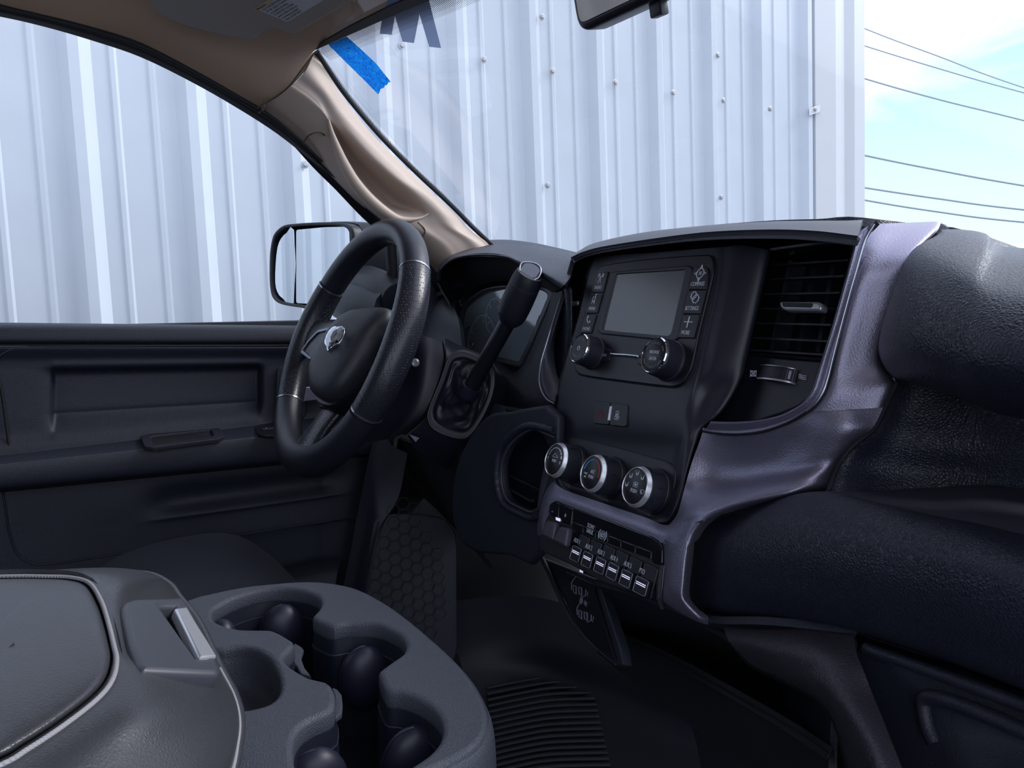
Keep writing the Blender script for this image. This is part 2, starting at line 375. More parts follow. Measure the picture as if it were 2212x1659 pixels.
def sheet(name, prof, t0, t1, material, parent, th=.0015):
    vs = []; fs = []; ts = [t0, t1]; n = len(prof)
    for th_ in (0, -th):
        for t in ts:
            for s, d in prof: vs.append(wallpt(s, d + th_, t))
    for k in range(n - 1):
        fs.append((k, k+1, n+k+1, n+k)); q = 2*n; fs.append((q+k+1, q+k, q+n+k, q+n+k+1)); fs.append((k+1, k, q+k, q+k+1)); fs.append((n+k, n+k+1, q+n+k+1, q+n+k))
    fs.append((0, n, 3*n, 2*n)); fs.append((n-1, 2*n-1, 4*n-1, 3*n-1)); return frompy(name, vs, fs, material, parent, 15)
panels = {}
for i in range(-8, 4):
    i0 = i*3 + 1; i1 = min(i0 + 3, 10)
    if i0 >= 10: continue
    panels[i] = sheet('wall_panel', profile(i0, i1), -1.45, 4.6, 'wall', bld)
ct = sheet('corner_trim', [(9.96*PIT, 0), (9.965*PIT, .03), (10.38*PIT, .045), (10.70*PIT, .018), (10.87*PIT, .036), (11.15*PIT, .030), (11.15*PIT, -.25)], -1.45, 4.6, 'trimsteel', bld)
ct['label'] = 'grey folded corner flashing'
tagp = frompy('flashing_tab', [WF.P(px, py, .048) for px, py in ((1748, 234), (1772, 226), (1772, 241), (1748, 250))] + [WF.P(px, py, .040) for px, py in ((1748, 234), (1772, 226), (1772, 241), (1748, 250))], [(0, 1, 2, 3), (7, 6, 5, 4), (0, 4, 5, 1), (1, 5, 6, 2), (2, 6, 7, 3), (3, 7, 4, 0)], 'trimsteel', ct)
for px, py in ((1046, 128), (1194, 153), (1330, 178), (1455, 200), (1564, 217), (1665, 235), (1552, 119), (1559, 426), (1184, 400), (1172, 36), (869, 98), (660, 355), (1762, 236)):
    u, v = WF.uv(px, py); k = max(-8, min(2, int(math.floor((u/PIT - 1)/3))))
    base = .028 if px not in (869, 1762) else (.0 if px == 869 else .046)
    u, v = WF.uv(px, py, base + .006); lathe('screw', WF, u, v, [(.013, 0), (.013, .003), (.008, .004), (.008, .008), (.006, .010)], 'screwm', ct if px == 1762 else panels[k], 12, base=base)
gx = wallpt(0, 0, 0)
gp = [wallpt(-30, 20, -1.45), wallpt(30, 20, -1.45), wallpt(30, -25, -1.45), wallpt(-30, -25, -1.45)]
tag(frompy('ground', gp + [p - ub*.2 for p in gp], [(0, 1, 2, 3), (7, 6, 5, 4), (0, 4, 5, 1), (1, 5, 6, 2), (2, 6, 7, 3), (3, 7, 4, 0)], 'bounce_ground'), 'pale concrete ground outside the truck', kind='structure')
lines = [([(1600, -60), (1852, 55), (2028, 122), (2210, 189), (2700, 345)], .011, 'thin faint power cable, highest of the six in the sky'),
 ([(1600, 10), (1852, 94), (2034, 150), (2210, 200), (2700, 330)], .012, 'power cable second from the top, converging with the highest at right edge'),
 ([(1600, 85), (1855, 166), (2028, 215), (2210, 260), (2700, 385)], .016, 'dark power cable crossing the lower edge of the white cloud, third from top'),
 ([(1600, 275), (1855, 333), (2028, 368), (2210, 401), (2700, 480)], .019, 'power cable alone in mid blue sky, fourth from top'),
 ([(1600, 362), (1855, 403.5), (2028, 429.5), (2210, 453), (2700, 500)], .019, 'power cable crossing the small low white cloud, second from the bottom'),
 ([(1600, 380), (1855, 430), (2028, 458), (2210, 480), (2700, 520)], .019, 'lowest power cable, just above the dashboard top')]
for k, (pts, r, lb) in enumerate(lines):
    tag(tube('power_line', [D(a, b, 15 + k*.3) for a, b in pts], r, 'cable', None, 8, 10), lb, 'power line', 'power lines across the sky')
# ================================================================== CAB SHELL
TPP = V((-.78, 0, .75)); TPN = V((1, 0, -.25)).normalized()
def T(px, py, d=0): return hit(px, py, TPP + TPN*d, TPN)
pr = [ # A-pillar trim: window edge ... grab recess ... windshield edge
 [(557,232),(592,214),(622,190),(634,182),(645,172),(662,150),(680,113)],
 [(600,262),(635,243),(668,222),(680,216),(690,210),(705,198),(718,176)],
 [(650,305),(680,286),(708,262),(711,259),(716,255),(735,243),(757,232)],
 [(690,352),(712,335),(722,300),(733,302),(750,293),(775,287),(806,292)],
 [(730,395),(743,378),(741,352),(765,352),(790,338),(822,336),(855,341)],
 [(770,435),(780,420),(770,400),(808,400),(840,384),(872,382),(905,388)],
 [(806,465),(814,452),(812,440),(850,440),(885,420),(918,418),(950,432)],
 [(840,492),(848,480),(862,475),(898,462),(928,460),(955,458),(987,467)],
 [(880,525),(890,508),(900,494),(925,490),(950,488),(982,492),(1016,497)],
 [(945,600),(952,570),(965,545),(985,538),(1005,530),(1032,528),(1064,534)],
 [(985,690),(990,660),(1000,640),(1015,620),(1040,600),(1070,590),(1110,590)]]
dep = [0, .035, .052, .052, .05, .05, .028]; deep = [.052, .052, .05, .012, -.008, -.012, -.004, .04, .05, .052, .052]
rows = []
for i, r in enumerate(pr): rows.append([T(px, py, deep[i] if j == 3 else dep[j]) for j, (px, py) in enumerate(r)])
pil = thing('pillar_trim', rows[9][3], 'beige moulded plastic trim on the windshield pillar with recessed grab handle', 'pillar trim')
surf('pillar_cover', rows, 'beige', pil, su=6, sv=6, thick=.004, sharp=70)
tube('grab_handle', [T(px, py, .056) for px, py in ((709,257),(716,285),(729,322),(745,358),(768,396),(800,432),(838,462),(868,474),(905,472),(926,462))], [.002,.004,.007,.009,.010,.010,.009,.006,.003,.001], 'beige', pil, 12, 5)
for pts in (((654,310),(668,292),(690,286),(706,296),(718,308)), ((752,388),(748,378),(742,365),(742,360)), ((902,480),(915,492),(918,502),(912,512)), ((680,113),(652,150),(625,186),(592,212),(557,232))):
    tube('seam_line', [T(px, py, .0535 if 10 < k + 10 and px > 600 and px < 700 or px > 740 else .040) for k, (px, py) in enumerate(pts)], .0012, 'seamd', pil, 6, 4)
# headliner (the cab ceiling)
p0 = T(680, 113, .03); zh = p0.z
hl = [
 [T(556,236,-.003), T(600,210,.033), T(645,170,.044), T(683,118,.028)],
 [T(550,228,0), T(592,200,.036), T(634,160,.046), T(677,110,.03)],
 [T(450,170,0), T(525,130,.042), T(606,98,.062), Z(716,90,zh+.002)],
 [T(300,92,0), T(420,52,.052), T(560,20,.090), Z(800,55,zh+.004)],
 [T(100,35,0), T(260,-50,.062), Z(600,-110,zh+.07), Z(935,-6,zh+.006)],
 [T(-150,-30,0), Z(150,-220,zh+.10), Z(650,-260,zh+.09), Z(1250,-140,zh+.008)]]
ceil = surf('ceiling', hl, 'beigefab', None, su=7, sv=7, thick=.01, sharp=70); tag(ceil, 'beige woven fabric headliner curving down to the side window', kind='structure')
hx = hl[4][3]; zc = zh + .12
tag(frompy('ceiling', [V((-.70, -1.6, zc)), V((.80, -1.6, zc)), V((.80, .38, zc)), V((-.70, .38, zc)), V((-.70, -1.6, zc+.03)), V((.80, -1.6, zc+.03)), V((.80, .40, zc+.03)), V((-.70, .40, zc+.03))],
    [(0,1,2,3),(7,6,5,4),(0,4,5,1),(1,5,6,2),(2,6,7,3),(3,7,4,0)], 'beigefab'), 'flat rear part of the beige headliner above the seats', kind='structure')
tag(frompy('ceiling', [V((x_, y_, z_)) for z_ in (zh + .014, zh + .05) for x_, y_ in ((-.30, .36), (.80, .36), (.80, .43), (-.30, .43))], [(0,1,2,3),(7,6,5,4),(0,4,5,1),(1,5,6,2),(2,6,7,3),(3,7,4,0)], 'beigefab'), 'front header strip of the headliner above the windshield', kind='structure')
# windshield plane
q0, q1 = T(1064, 534, .028), T(680, 113, .03); wsn = (q1 - q0).cross(V((1, 0, 0))).normalized(); wsn = wsn if wsn.y < 0 else -wsn
WS = Frame(q0, wsn); hv = (q1 - q0).dot(WS.v)
q2 = V((.72, q1.y + .0, q1.z))
win = thing('window_1', q0, 'windshield looking onto the corrugated wall and the sky', 'windshield', kind='structure'); del win['category']
uL0, uL1 = 0.0, (q1 - q0).dot(WS.u); wR = 1.50
quad = [(uL0 - .05, -.10), (wR + .05, -.10), (wR - uL1, hv + .02), (uL1 - .02, hv + .02)]
plate('glass_pane', WS, quad, 'glass', win, .004, -.004, .0003)
0 and plate('header_seal', WS, [(uL1 - .005, hv + .000), (wR - uL1, hv + .006), (wR - uL1, hv + .035), (uL1 - .005, hv + .035)], 'rubber', win, .012, .006, .002)
hd = [WS.uv(px, py, 0) for px, py in ((679,107),(760,71),(850,31),(935,-5),(1100,-82))]; hu = [WS.uv(px, py, 0) for px, py in ((676,100),(755,55),(840,12),(925,-25),(1100,-110))]
plate('header_band', WS, hd + hu[::-1], 'rubber', win, .006, .004, .0006)
tube('pillar_seal', [WS.P(px, py, -.002) for px, py in ((684,112),(702,140),(745,203),(808,279),(858,332),(908,381),(954,424),(990,459),(1020,490),(1066,532))], .0042, 'rubber', win, 8, 6)
# ceramic dot band: printed lines on the glass, fading out
band = []
fm = bmesh.new()
def quadface(bm, pts):
    bm.faces.new([bm.verts.new(p) for p in pts])
hpath = resample([WS.P(px, py, -.0005) for px, py in ((684,106),(760,71),(850,31),(935,-5),(1100,-82))], 150)
for i, p in enumerate(hpath[:-1]):
    dd = (hpath[i+1] - p).normalized()*.00075; dn = -WS.v*.026 + WS.u*.006
    for a0, a1, w_ in ((0, .45, 1.6), (.45, .75, 1.0), (.75, 1.0, .55)):
        quadface(fm, [p + dn*a0 - dd*w_, p + dn*a0 + dd*w_, p + dn*a1 + dd*w_*.8, p + dn*a1 - dd*w_*.8])
ppath = resample([WS.P(px, py, -.0005) for px, py in ((686,113),(704,139),(748,202),(811,278),(861,331),(911,380),(957,423),(1066,531))], 170)
for i, p in enumerate(ppath[:-1]):
    dd = (ppath[i+1] - p).normalized()*.0009; g = 1 - .6*i/170; dn = (WS.u*.8 + WS.v*.35)*.020*g
    quadface(fm, [p - dd*1.3, p + dd*1.3, p + dn + dd*.5, p + dn - dd*.5])
frombm('ceramic_dot_band', fm, 'rubber', win)['kind'] = 'stuff'
tape = [(709,96),(748,79),(780,107),(812,137),(844,177),(839,178),(836,184),(832,184),(829,190),(822,192),(820,199),(817,204),(790,176),(750,137)]
tp = plate('masking_tape', WS, [WS.uv(px, py, .001) for px, py in tape], 'tape', None, .0004, .0012, .00008); tag(tp, 'bright blue strip of masking tape with torn end stuck on the windshield corner', 'tape')
letter = [(820,73),(846,75),(853,34),(869.5,90),(894,93),(906,31),(927,101),(952.5,104),(929,12),(915,-38),(885,-30),(840,-10),(826,35)]
lt = plate('taped_letter', WS, [WS.uv(px, py, -.005) for px, py in letter], 'letter', None, .0004, -.005, .00008); tag(lt, 'dark blue letter M shape stuck on the outside of the windshield', 'letter')
# side window
w2 = thing('window_2', T(300, 600, -.01), 'driver side window looking onto the corrugated wall', 'side window', kind='structure'); del w2['category']
plate('glass_pane', Frame(TPP - TPN*.012, TPN, (0, 1, 0)), [(-1.0, -.06), (.62, -.06), (.62, .02), (.15, .50), (-1.0, .56)], 'glass', w2, .004, 0, .0003)
so = [(-150,10),(0,36),(100,59),(200,88),(300,122),(400,170),(500,226),(600,290),(690,362),(740,402),(800,462),(850,505)]
si = [(-150,-25),(0,10),(100,33),(200,58),(300,90),(400,140),(500,196),(600,258),(690,348),(742,396),(802,458),(852,500)]
surf('window_seal', [[T(px, py, -.006) for px, py in so], [T((a+c)/2, (b+d)/2, .006) for (a, b), (c, d) in zip(so, si)], [T(px, py, .004) for px, py in si]], 'rubber', w2, 5, 4, .02)
tube('seal_lip', [T(px + 6, py - 5, .012) for px, py in [((a[0]*.45+b[0]*.55), (a[1]*.45+b[1]*.55)) for a, b in zip(so, si)][:9]], .002, 'rubber', w2, 8, 5)
# sun visor
vz = zh - .012
VF = Frame(Z(500, 40, vz), (0.12, -.25, -1), (1, 0, 0))
vis = thing('sun_visor', VF.o, 'taupe sun visor folded up against the headliner with a warning label', 'sun visor')
vo = [(318,-60),(322,0),(330,14),(345,30),(372,46),(420,62),(480,76),(530,87),(542,88),(552,84),(566,72),(578,65),(592,63),(610,66),(622,72),(632,74),(642,72),(700,38),(760,4),(860,-60),(700,-160),(450,-140)]
plate('visor_body', VF, [VF.uv(px, py) for px, py in vo], 'visor', vis, .016, .0, .003)
lab = [VF.uv(px, py, .0) for px, py in ((551,18),(621,47),(700,-1),(640,-40))]
plate('warning_label', VF, lab, 'label', vis, .0003, .0004, .0001)
wl = [VF.uv(px, py, .0) for px, py in ((550,18),(560,22),(592,2),(582,-3))]
plate('label_stripe', VF, wl, 'labely', vis, .0003, .0007, .0001)
a_ = V(VF.uv(551, 18, 0)); b_ = V(VF.uv(621, 47, 0)); e_ = V(VF.uv(640, -40, 0)) - a_; d_ = b_ - a_
ang = math.atan2(e_.y, e_.x)
tl = ['WARNING', 'DEATH OR SERIOUS INJURY CAN', 'OCCUR. Children 12 and under', 'can be killed by the airbag', 'The BACK SEAT is the safest', 'place for children. Never put', 'a rear-facing seat in front', 'Always use SEAT BELTS']
for i, s in enumerate(tl):
    c = a_ + d_*(.07 + .118*i) + e_*.04; text('label_print', VF, s, c.x, c.y, d_.length*.105, 'ink', vis, .0009, 'LEFT', ang, .00005, .9)
tri = [tuple(V(VF.uv(px, py, 0))) for px, py in ((553.5, 18.5), (559, 20.5), (558.5, 14.5))]; plate('warning_triangle', VF, tri, 'ink', vis, .0002, .001, .00004)
# rear-view mirror
mc = D(1252, 72, .76); MF = Frame(mc, (0.10, -1, -.22), (1, .10, 0))
mir = thing('rear_view_mirror', MF.w(.12, .03, .02), 'black-framed rear view mirror hanging at the top of the windshield', 'mirror')
mo = fillet([(.000, .000), (.235, .000), (.243, .062), (.0, .070)], [.018, .018, .02, .02], 6); mo = [(a - .004, b) for a, b in mo]
plate('mirror_shell', MF, mo, 'black', mir, .030, 0, .006)
plate('mirror_glass', MF, offset2(mo, .0075), 'mirrorb', mir, .002, .0012, .0003)
box('dimming_tab', MF, .085, .100, -.012, .004, -.020, -.010, 'black', mir, .002)
tube('mirror_stem', [MF.w(.12, .035, -.028), MF.w(.12, .06, -.06), WS.w(-.0 + .78, hv - .02, .004)], .008, 'black', mir, 12, 6)
# floor, rear wall, passenger sill, firewall: the closed dark cab
def slab(name, a, b, material, label, kind='structure'):
    lo = V((min(a[0], b[0]), min(a[1], b[1]), min(a[2], b[2]))); hi = V((max(a[0], b[0]), max(a[1], b[1]), max(a[2], b[2])))
    o = box(name, WORLD, lo.x, hi.x, lo.y, hi.y, lo.z, hi.z, material, None, .004); return tag(o, label, kind=kind)
slab('floor', (-.82, -1.6, -.04), (.90, 1.0, 0), 'carpet', 'dark cab floor under the seats and dashboard')
slab('wall_rear', (-.82, -1.64, 0), (.90, -1.6, zc), 'carpet', 'dark rear wall of the cab behind the camera')
slab('wall_front', (-.82, .98, 0), (.90, 1.02, .66), 'carpet', 'dark firewall behind the dashboard')
slab('wall_left', (-.90, -1.6, -.04), (-.86, 1.0, .72), 'rubber', 'outer skin of the driver side door')
slab('wall_right', (.88, -1.6, -.04), (.92, 1.0, .12), 'rubber', 'low sill of the open passenger doorway')
slab('wall_right', (.86, -1.6, .12), (.90, -1.0, zc), 'carpet', 'rear pillar on the passenger side behind the camera')  # unseen, added to block light from the rear right
slab('wall_right', (.86, -1.0, .12), (.90, -.42, .66), 'carpet', 'lower rear door on the passenger side behind the camera')  # unseen, added as a light block, low so light passes above
# ================================================================== DRIVER DOOR
door = thing('driver_door', X(300, 900, -.78), 'black grained plastic driver door panel with armrest and pull cup, below the side window', 'car door')
def XR(pts, x): return [X(p[0], p[1], p[2] if len(p) > 2 else x) for p in pts]
xs = [-160, 0, 200, 420, 640, 760, 880]
surf('belt_trim', [XR([(x, 698 + .010*max(0, x), -.815) for x in xs], 0), XR([(x, 697 + .010*max(0, x), -.790) for x in xs], 0), XR([(x, 703 + .008*max(0, x), -.765) for x in xs], 0), XR([(x, 718 + .004*x, -.757) for x in xs], 0), XR([(x, 738 + .002*x, -.757) for x in xs], 0), XR([(x, 743 + .001*x, -.770) for x in xs], 0)], 'doorp', door, 4, 4, .004)
cx_ = [-170, -20, 20, 60, 105, 118, 150, 340, 530, 556, 568, 600, 700, 850]
def drow(ys, xv): return [X(x, y, v) for x, y, v in zip(cx_, ys, xv)]
flat = [-.770]*14
def ln(y0, s): return [y0 + s*x for x in cx_]
rin = [-.770]*4 + [-.773, -.790, -.790, -.790, -.790, -.790, -.773] + [-.770]*3
rows = [drow(ln(747, -.001), [-.785]*14), drow(ln(749, -.001), [-.762]*14), drow(ln(756, -.002), [-.760]*14), drow(ln(776, -.008), [-.768]*14), drow(ln(795, -.015), flat), drow(ln(809, -.020), rin), drow(ln(840, -.035), rin), drow(ln(890, -.056), rin), drow(ln(906, -.062), rin), drow(ln(944, -.079), flat), drow(ln(965, -.083), [-.764]*14), drow(ln(985, -.115), [-.762]*14)]
surf('upper_panel', rows, 'doorp', door, 3, 4, .005, sharp=60)
ax_ = [-160, 0, 120, 260, 420, 560, 700, 850]
yb = lambda x: 985 - .118*x; yf = lambda x: 1003 - .108*x; yl = lambda x: 1058 - .098*x
surf('armrest', [[X(x, yb(x) - 4, -.770) for x in ax_], [X(x, yb(x) + 2, -.757) for x in ax_], [X(x, yf(x) - 3, -.712) for x in ax_], [X(x, yf(x) + 4, -.702) for x in ax_], [X(x, (yf(x)+yl(x))/2, -.700) for x in ax_], [X(x, yl(x) - 6, -.704) for x in ax_], [X(x, yl(x), -.716) for x in ax_], [X(x, yl(x) + 6, -.765) for x in ax_]], 'doorp', door, 4, 4, .004, sharp=60)
lx = [-160, 20, 160, 300, 380, 520, 680, 700, 760, 860]
def lrow(y0, s, off): return [X(x, y0 + s*x, -.765 + (off if 320 < x < 705 else 0)) for x in lx]
surf('lower_panel', [lrow(1055, -.09, 0), lrow(1085, -.11, -.002), lrow(1118, -.128, -.012), lrow(1138, -.13, -.012), lrow(1166, -.135, .002), lrow(1185, -.15, 0), lrow(1236, -.158, 0), lrow(1262, -.16, -.004), lrow(1450, -.18, -.02), lrow(1650, -.2, -.04)], 'doorp', door, 4, 4, .005, sharp=60)
def seam(parent, pts, r, m, sub=6): return tube('seam_line', pts, r, m, parent, 8, sub)
seam(door, [X(x, y, -.763) for x, y in ((6,1062),(12,1100),(20,1150),(34,1190),(60,1213),(100,1219),(220,1202),(400,1174),(600,1142),(780,1114))], .0016, 'doorp')
seam(door, [X(x, y, -.761) for x, y in ((-60,800),(-12,775),(20,757),(60,750),(160,748),(640,746))], .0018, 'doorp')
seam(door, [X(x, y, -.766) for x, y in ((-8,800),(4,850),(14,920),(21,972))], .002, 'dark')
# pull cup in the armrest top
za = X(400, yb(400) + 10, -.735).z; AF = Frame((-.735, 0, za + .004), (.10, 0, 1), (0, 1, 0))
cup = [AF.uv(*p) for p in ((303,944),(318,940),(452,924),(476,926),(484,944),(470,950),(330,968),(312,966))]
hole = [AF.uv(*p) for p in ((322,948),(330,944),(456,930),(462,942),(455,946),(334,962))]
plate('pull_cup_frame', AF, fillet(cup, .004, 3), 'grain', door, .006, .002, .0012, [fillet(hole, .002, 3)])
plate('pull_cup_floor', AF, cup, 'dark', door, .002, -.003, .0003)
sw = [AF.uv(*p) for p in ((551,925),(562,920),(640,910),(640,938),(575,945),(556,940))]
plate('window_switch_panel', AF, fillet(sw, .004, 3), 'black', door, .004, .003, .001)
for (a, b) in ((578, 927), (600, 924)):
    u, v = AF.uv(a, b, .004); plate('window_switch', AF, fillet(rect(.020, .012, u, v), .003, 3), 'grain', door, .004, .006, .001)
    plate('switch_mark', AF, rect(.0035, .0014, u - .002, v), 'print', door, .0002, .0063, .00005)
# tweeter/handle box at the front of the door, behind the wheel
HF = Frame((-.765, 0, .6), (1, 0, 0), (0, 1, 0))
plate('handle_surround', HF, fillet([HF.uv(*p) for p in ((597,792),(660,788),(660,900),(593,916))], .008, 4), 'grain', door, .006, .006, .0015)
for o_ in (0,):
    plate('door_handle', HF, fillet([HF.uv(*p) for p in ((640,836),(690,832),(690,862),(640,868))], .003, 3), 'satin', door, .012, .014, .002)
# front window post and corner sail with the mirror base behind it
tube('window_post', [T(840, 480, -.004), T(846, 560, -.004), T(852, 700, -.004)], .011, 'rubber', door, 8, 4)
surf('mirror_sail', [[T(862, 490, 0), T(866, 560, 0), T(868, 640, 0), T(872, 720, 0)], [T(950, 560, .01), T(960, 600, .01), T(975, 660, .01), T(985, 720, .01)]], 'doorp', door, 4, 3, .01, lin=True)
# ------------------------------------------------------------------ outside mirror
mn = V((.42, -1, .02)); SF = Frame(D(680, 570, 1.62), mn, (1, .42, 0))
sm = thing('side_mirror', SF.w(0, -.1, -.06), 'black framed tow-style mirror outside the driver window, beside the steering wheel', 'mirror')
of = [(614,487),(640,483),(668,481),(700,480),(733,480.5),(752,484),(764,494),(768,520),(768,560),(764,610),(752,655),(735,672),(700,671),(661,666),(625,661),(603,655),(590,642),(585,618),(584,585),(585,548),(589,520),(596,502)]
ofu = [SF.uv(*p) for p in of]
cxm = sum(p[0] for p in ofu)/len(ofu); cym = sum(p[1] for p in ofu)/len(ofu)
inn = [((a-cxm)*.915+cxm-.001, (b-cym)*.93+cym) for a, b in ofu]
plate('mirror_frame', SF, smooth2(ofu, 3), 'mirhouse', sm, .03, .004, .004, [smooth2(inn, 3)])
vsd = []
surf('mirror_housing', [[SF.w(cxm+(a-cxm)*s + sh, cym+(b-cym)*s, h) for a, b in ofu[::2]] for s, h, sh in ((.99, -.022, 0), (1.02, -.05, .01), (.95, -.09, .03), (.6, -.13, .05), (.05, -.14, .06))], 'mirhouse', sm, 3, 3, .003, closed=True)
mg = [(637,496),(700,490),(746,489),(752,497),(754,560),(751,610),(748,655),(720,659),(637,655)]
plate('mirror_glass', SF, fillet([SF.uv(*p) for p in mg], .006, 3), 'mirror', sm, .003, -.003, .0004)
mg2 = [(634,497),(618,502),(606,514),(598,534),(594,570),(593,610),(598,632),(610,646),(634,655)]
plate('spotter_glass', SF, smooth2([SF.uv(*p) for p in mg2], 2), 'mirror', sm, .004, -.001, .0012)
tube('mirror_arm', [D(765, 600, 1.66), D(795, 612, 1.56), D(826, 625, 1.48), D(856, 645, 1.44)], [.036, .036, .034, .030], 'mirhouse', sm, 14, 6)
tube('mirror_arm', [D(752, 650, 1.62), D(790, 660, 1.52), D(850, 672, 1.45)], [.045, .045, .045], 'mirhouse', sm, 14, 6)
# ================================================================== STEERING WHEEL
ty, yw = .417, .078
wn = V((math.sin(yw)*math.cos(ty), -math.cos(yw)*math.cos(ty), math.sin(ty)))
WC = V((-.438, .320, .694)); WR = .175
SW = Frame(WC, wn, V((0, 0, 1)).cross(wn))
wh = thing('steering_wheel', WC, 'black leather steering wheel with perforated grips and chrome ram head badge on the hub', 'steering wheel')
def ang_of(px, py): u, v = SW.uv(px, py); return math.atan2(v, u)
aR, aL, aBR, aBL = ang_of(893, 592), ang_of(718, 628), ang_of(788, 888), ang_of(630, 862)
def arc(name, a0, a1, r, material, parent, seg=22, ns=40):
    if a1 < a0: a1 += 2*math.pi
    path = [SW.w(WR*math.cos(a0 + (a1-a0)*k/ns), WR*math.sin(a0 + (a1-a0)*k/ns)) for k in range(ns + 1)]
    return tube(name, path, [r]*(ns+1) if not callable(r) else [r(k/ns) for k in range(ns+1)], material, parent, seg, 1, up=wn, flat=1.12)
g = .004
arc('upper_rim', aR + g*5, aL - g*5, .0180, 'wheel', wh)
arc('grip', aL, aBL, lambda t: .0188 + .0012*math.sin(math.pi*t), 'perf', wh)
arc('grip', aBR, aR, lambda t: .0188 + .0012*math.sin(math.pi*t), 'perf', wh)
arc('lower_rim', aBL + g*5, aBR - g*5, lambda t: .0184 + .004*math.sin(math.pi*t)**2, 'wheel', wh)
arc('inner_rim', 0, 2*math.pi - .001, .0168, 'dark', wh, 16, 90)
for a in (aR, aL, aBR, aBL): arc('rim_seam', a + .003, a + .016, .0192, 'ring', wh, 22, 2)
hub = [(679,787),(690,762),(704.7,740),(714,722),(726,707.6),(738,693),(755,680),(774,672),(795,669),(822,668),(845,670),(850,680),(845,697),(831,715),(822,728),(813,740),(803,758),(791.5,780),(778,803),(762.5,823),(748,840),(733.6,852),(719,860),(704.7,863),(690,860),(679,852),(674,840),(672,823),(673,804)]
_hp = [SW.P(680, 800, .028), SW.P(838, 690, -.014), SW.P(735, 845, .010)]
_hn = (_hp[1] - _hp[0]).cross(_hp[2] - _hp[0]).normalized(); _hn = _hn if _hn.dot(CAM - _hp[0]) > 0 else -_hn
HB = Frame(sum(_hp, V((0, 0, 0)))/3, _hn, SW.u)
hu2 = [HB.uv(px, py, 0) for px, py in hub]
hs = smooth2(hu2, 2)
dome('airbag_cover', HB, hs, [(.97, -.035), (1.0, -.012), (1.0, .0), (.975, .007), (.92, .012), (.8, .017), (.6, .020), (.3, .0215), (.02, .0215)], 'airbag', wh)
_hc = (sum(p[0] for p in hu2)/len(hu2), sum(p[1] for p in hu2)/len(hu2))
dome('hub_trim', HB, smooth2([((a-_hc[0])*1.03+_hc[0], (b-_hc[1])*1.05+_hc[1] - .003) for a, b in hu2], 2), [(.96, -.050), (1.0, -.03), (1.0, -.012), (.97, -.008), (.5, -.008)], 'black', wh)
# spokes
def spoke(name, pts, ws, material, th=.5, off=None):
    path = [SW.w(*p) for p in pts]; vs, fs = tube(None, path, ws, 'black', None, 16, 6, up=wn, flat=th, raw=True); return frompy(name, vs, fs, material, wh, 60)
spoke('spoke', [(-.055, .002, -.004), (-.10, .004, -.002), (-.135, .004, -.002), (-.168, .004, -.002)], [.036, .031, .029, .036], 'black', .30)
spoke('spoke', [(.075, -.002, -.034), (.10, .0, -.032), (.135, .0, -.026), (.168, .0, -.012)], [.028, .026, .024, .026], 'black', .25)
spoke('spoke', [(.006, -.060, -.026), (.004, -.09, -.018), (.002, -.13, -.006), (.0, -.172, 0)], [.034, .030, .029, .044], 'perf', .35)
spoke('spoke_bezel', [(.006, -.065, -.016), (.005, -.085, -.012), (.005, -.098, -.008)], [.044, .036, .031], 'black', .30)
# button pods either side of the hub
pod = fillet([SW.uv(px, py, .014) for px, py in ((650,762),(668,735),(690,712),(716,706),(712,770),(690,782),(668,778))], .007, 4)
plate('button_pod', SW, pod, 'black', wh, .016, .014, .003)
plate('pod_ring', SW, offset2(pod, .0012), 'satin', wh, .003, .0165, .0008, [offset2(pod, .0048)])
for q in (((688,732),(708,720),(706,732),(690,744)), ((678,748),(699,736),(697,752),(680,760)), ((668,762),(690,756),(688,770),(671,774))):
    b = [SW.uv(px, py, .018) for px, py in q]; plate('wheel_button', SW, fillet(b, .0025, 3), 'satin2', wh, .004, .0185, .0012)
    c = [sum(p[0] for p in b)/4, sum(p[1] for p in b)/4]; plate('button_mark', SW, rect(.0040, .0034, *c), 'print', wh, .0006, .0192, .0001)
pod2 = fillet([SW.uv(px, py, -.022) for px, py in ((806,790),(812,752),(838,712),(856,704),(868,722),(856,770),(822,806))], .004, 3)
plate('button_pod', SW, pod2, 'black', wh, .012, -.022, .003)
plate('pod_ring', SW, offset2(pod2, .001), 'satinchrome', wh, .003, -.019, .0008, [offset2(pod2, .006)])
# ram head badge: faceted chrome shield with horns
e0 = .0215
def E3(px, py, h): u, v = HB.uv(px, py, e0); return HB.w(u, v, e0 + h)
def facet(name, pts, fs, material, parent):
    vs = [E3(*p) for p in pts] + [E3(p[0], p[1], -.004) for p in pts[:0]]
    return frompy(name, vs, fs, material, parent, 12, False)
bd = plate('badge', HB, [HB.uv(px, py, e0) for px, py in ((703,739),(707,727),(713,716),(721,708),(728,706),(732,711),(736,710),(740,705.5),(747,710),(746.5,721),(742,733),(735,744),(724,752),(715,757),(711,761),(708,757),(708,751),(703.5,745))], 'chrome', wh, .004, e0 + .003, .0012)
facet('badge_facets', [(722,712,.0035),(733,708,.0035),(730,722,.008),(718,730,.007),(741,708,.0035),(746,714,.0035),(742,726,.006),(735,738,.0055),(728,740,.008),(716,750,.0055),(712,758,.0035),(709,748,.0035),(707,736,.0035),(713,722,.0035)],
 [(0,1,2,3),(1,4,2),(4,5,6,2),(6,7,8,2),(2,8,3),(8,9,3),(7,9,8),(9,10,11),(9,11,12,3),(12,13,3),(13,0,3)], 'satinchrome', bd)
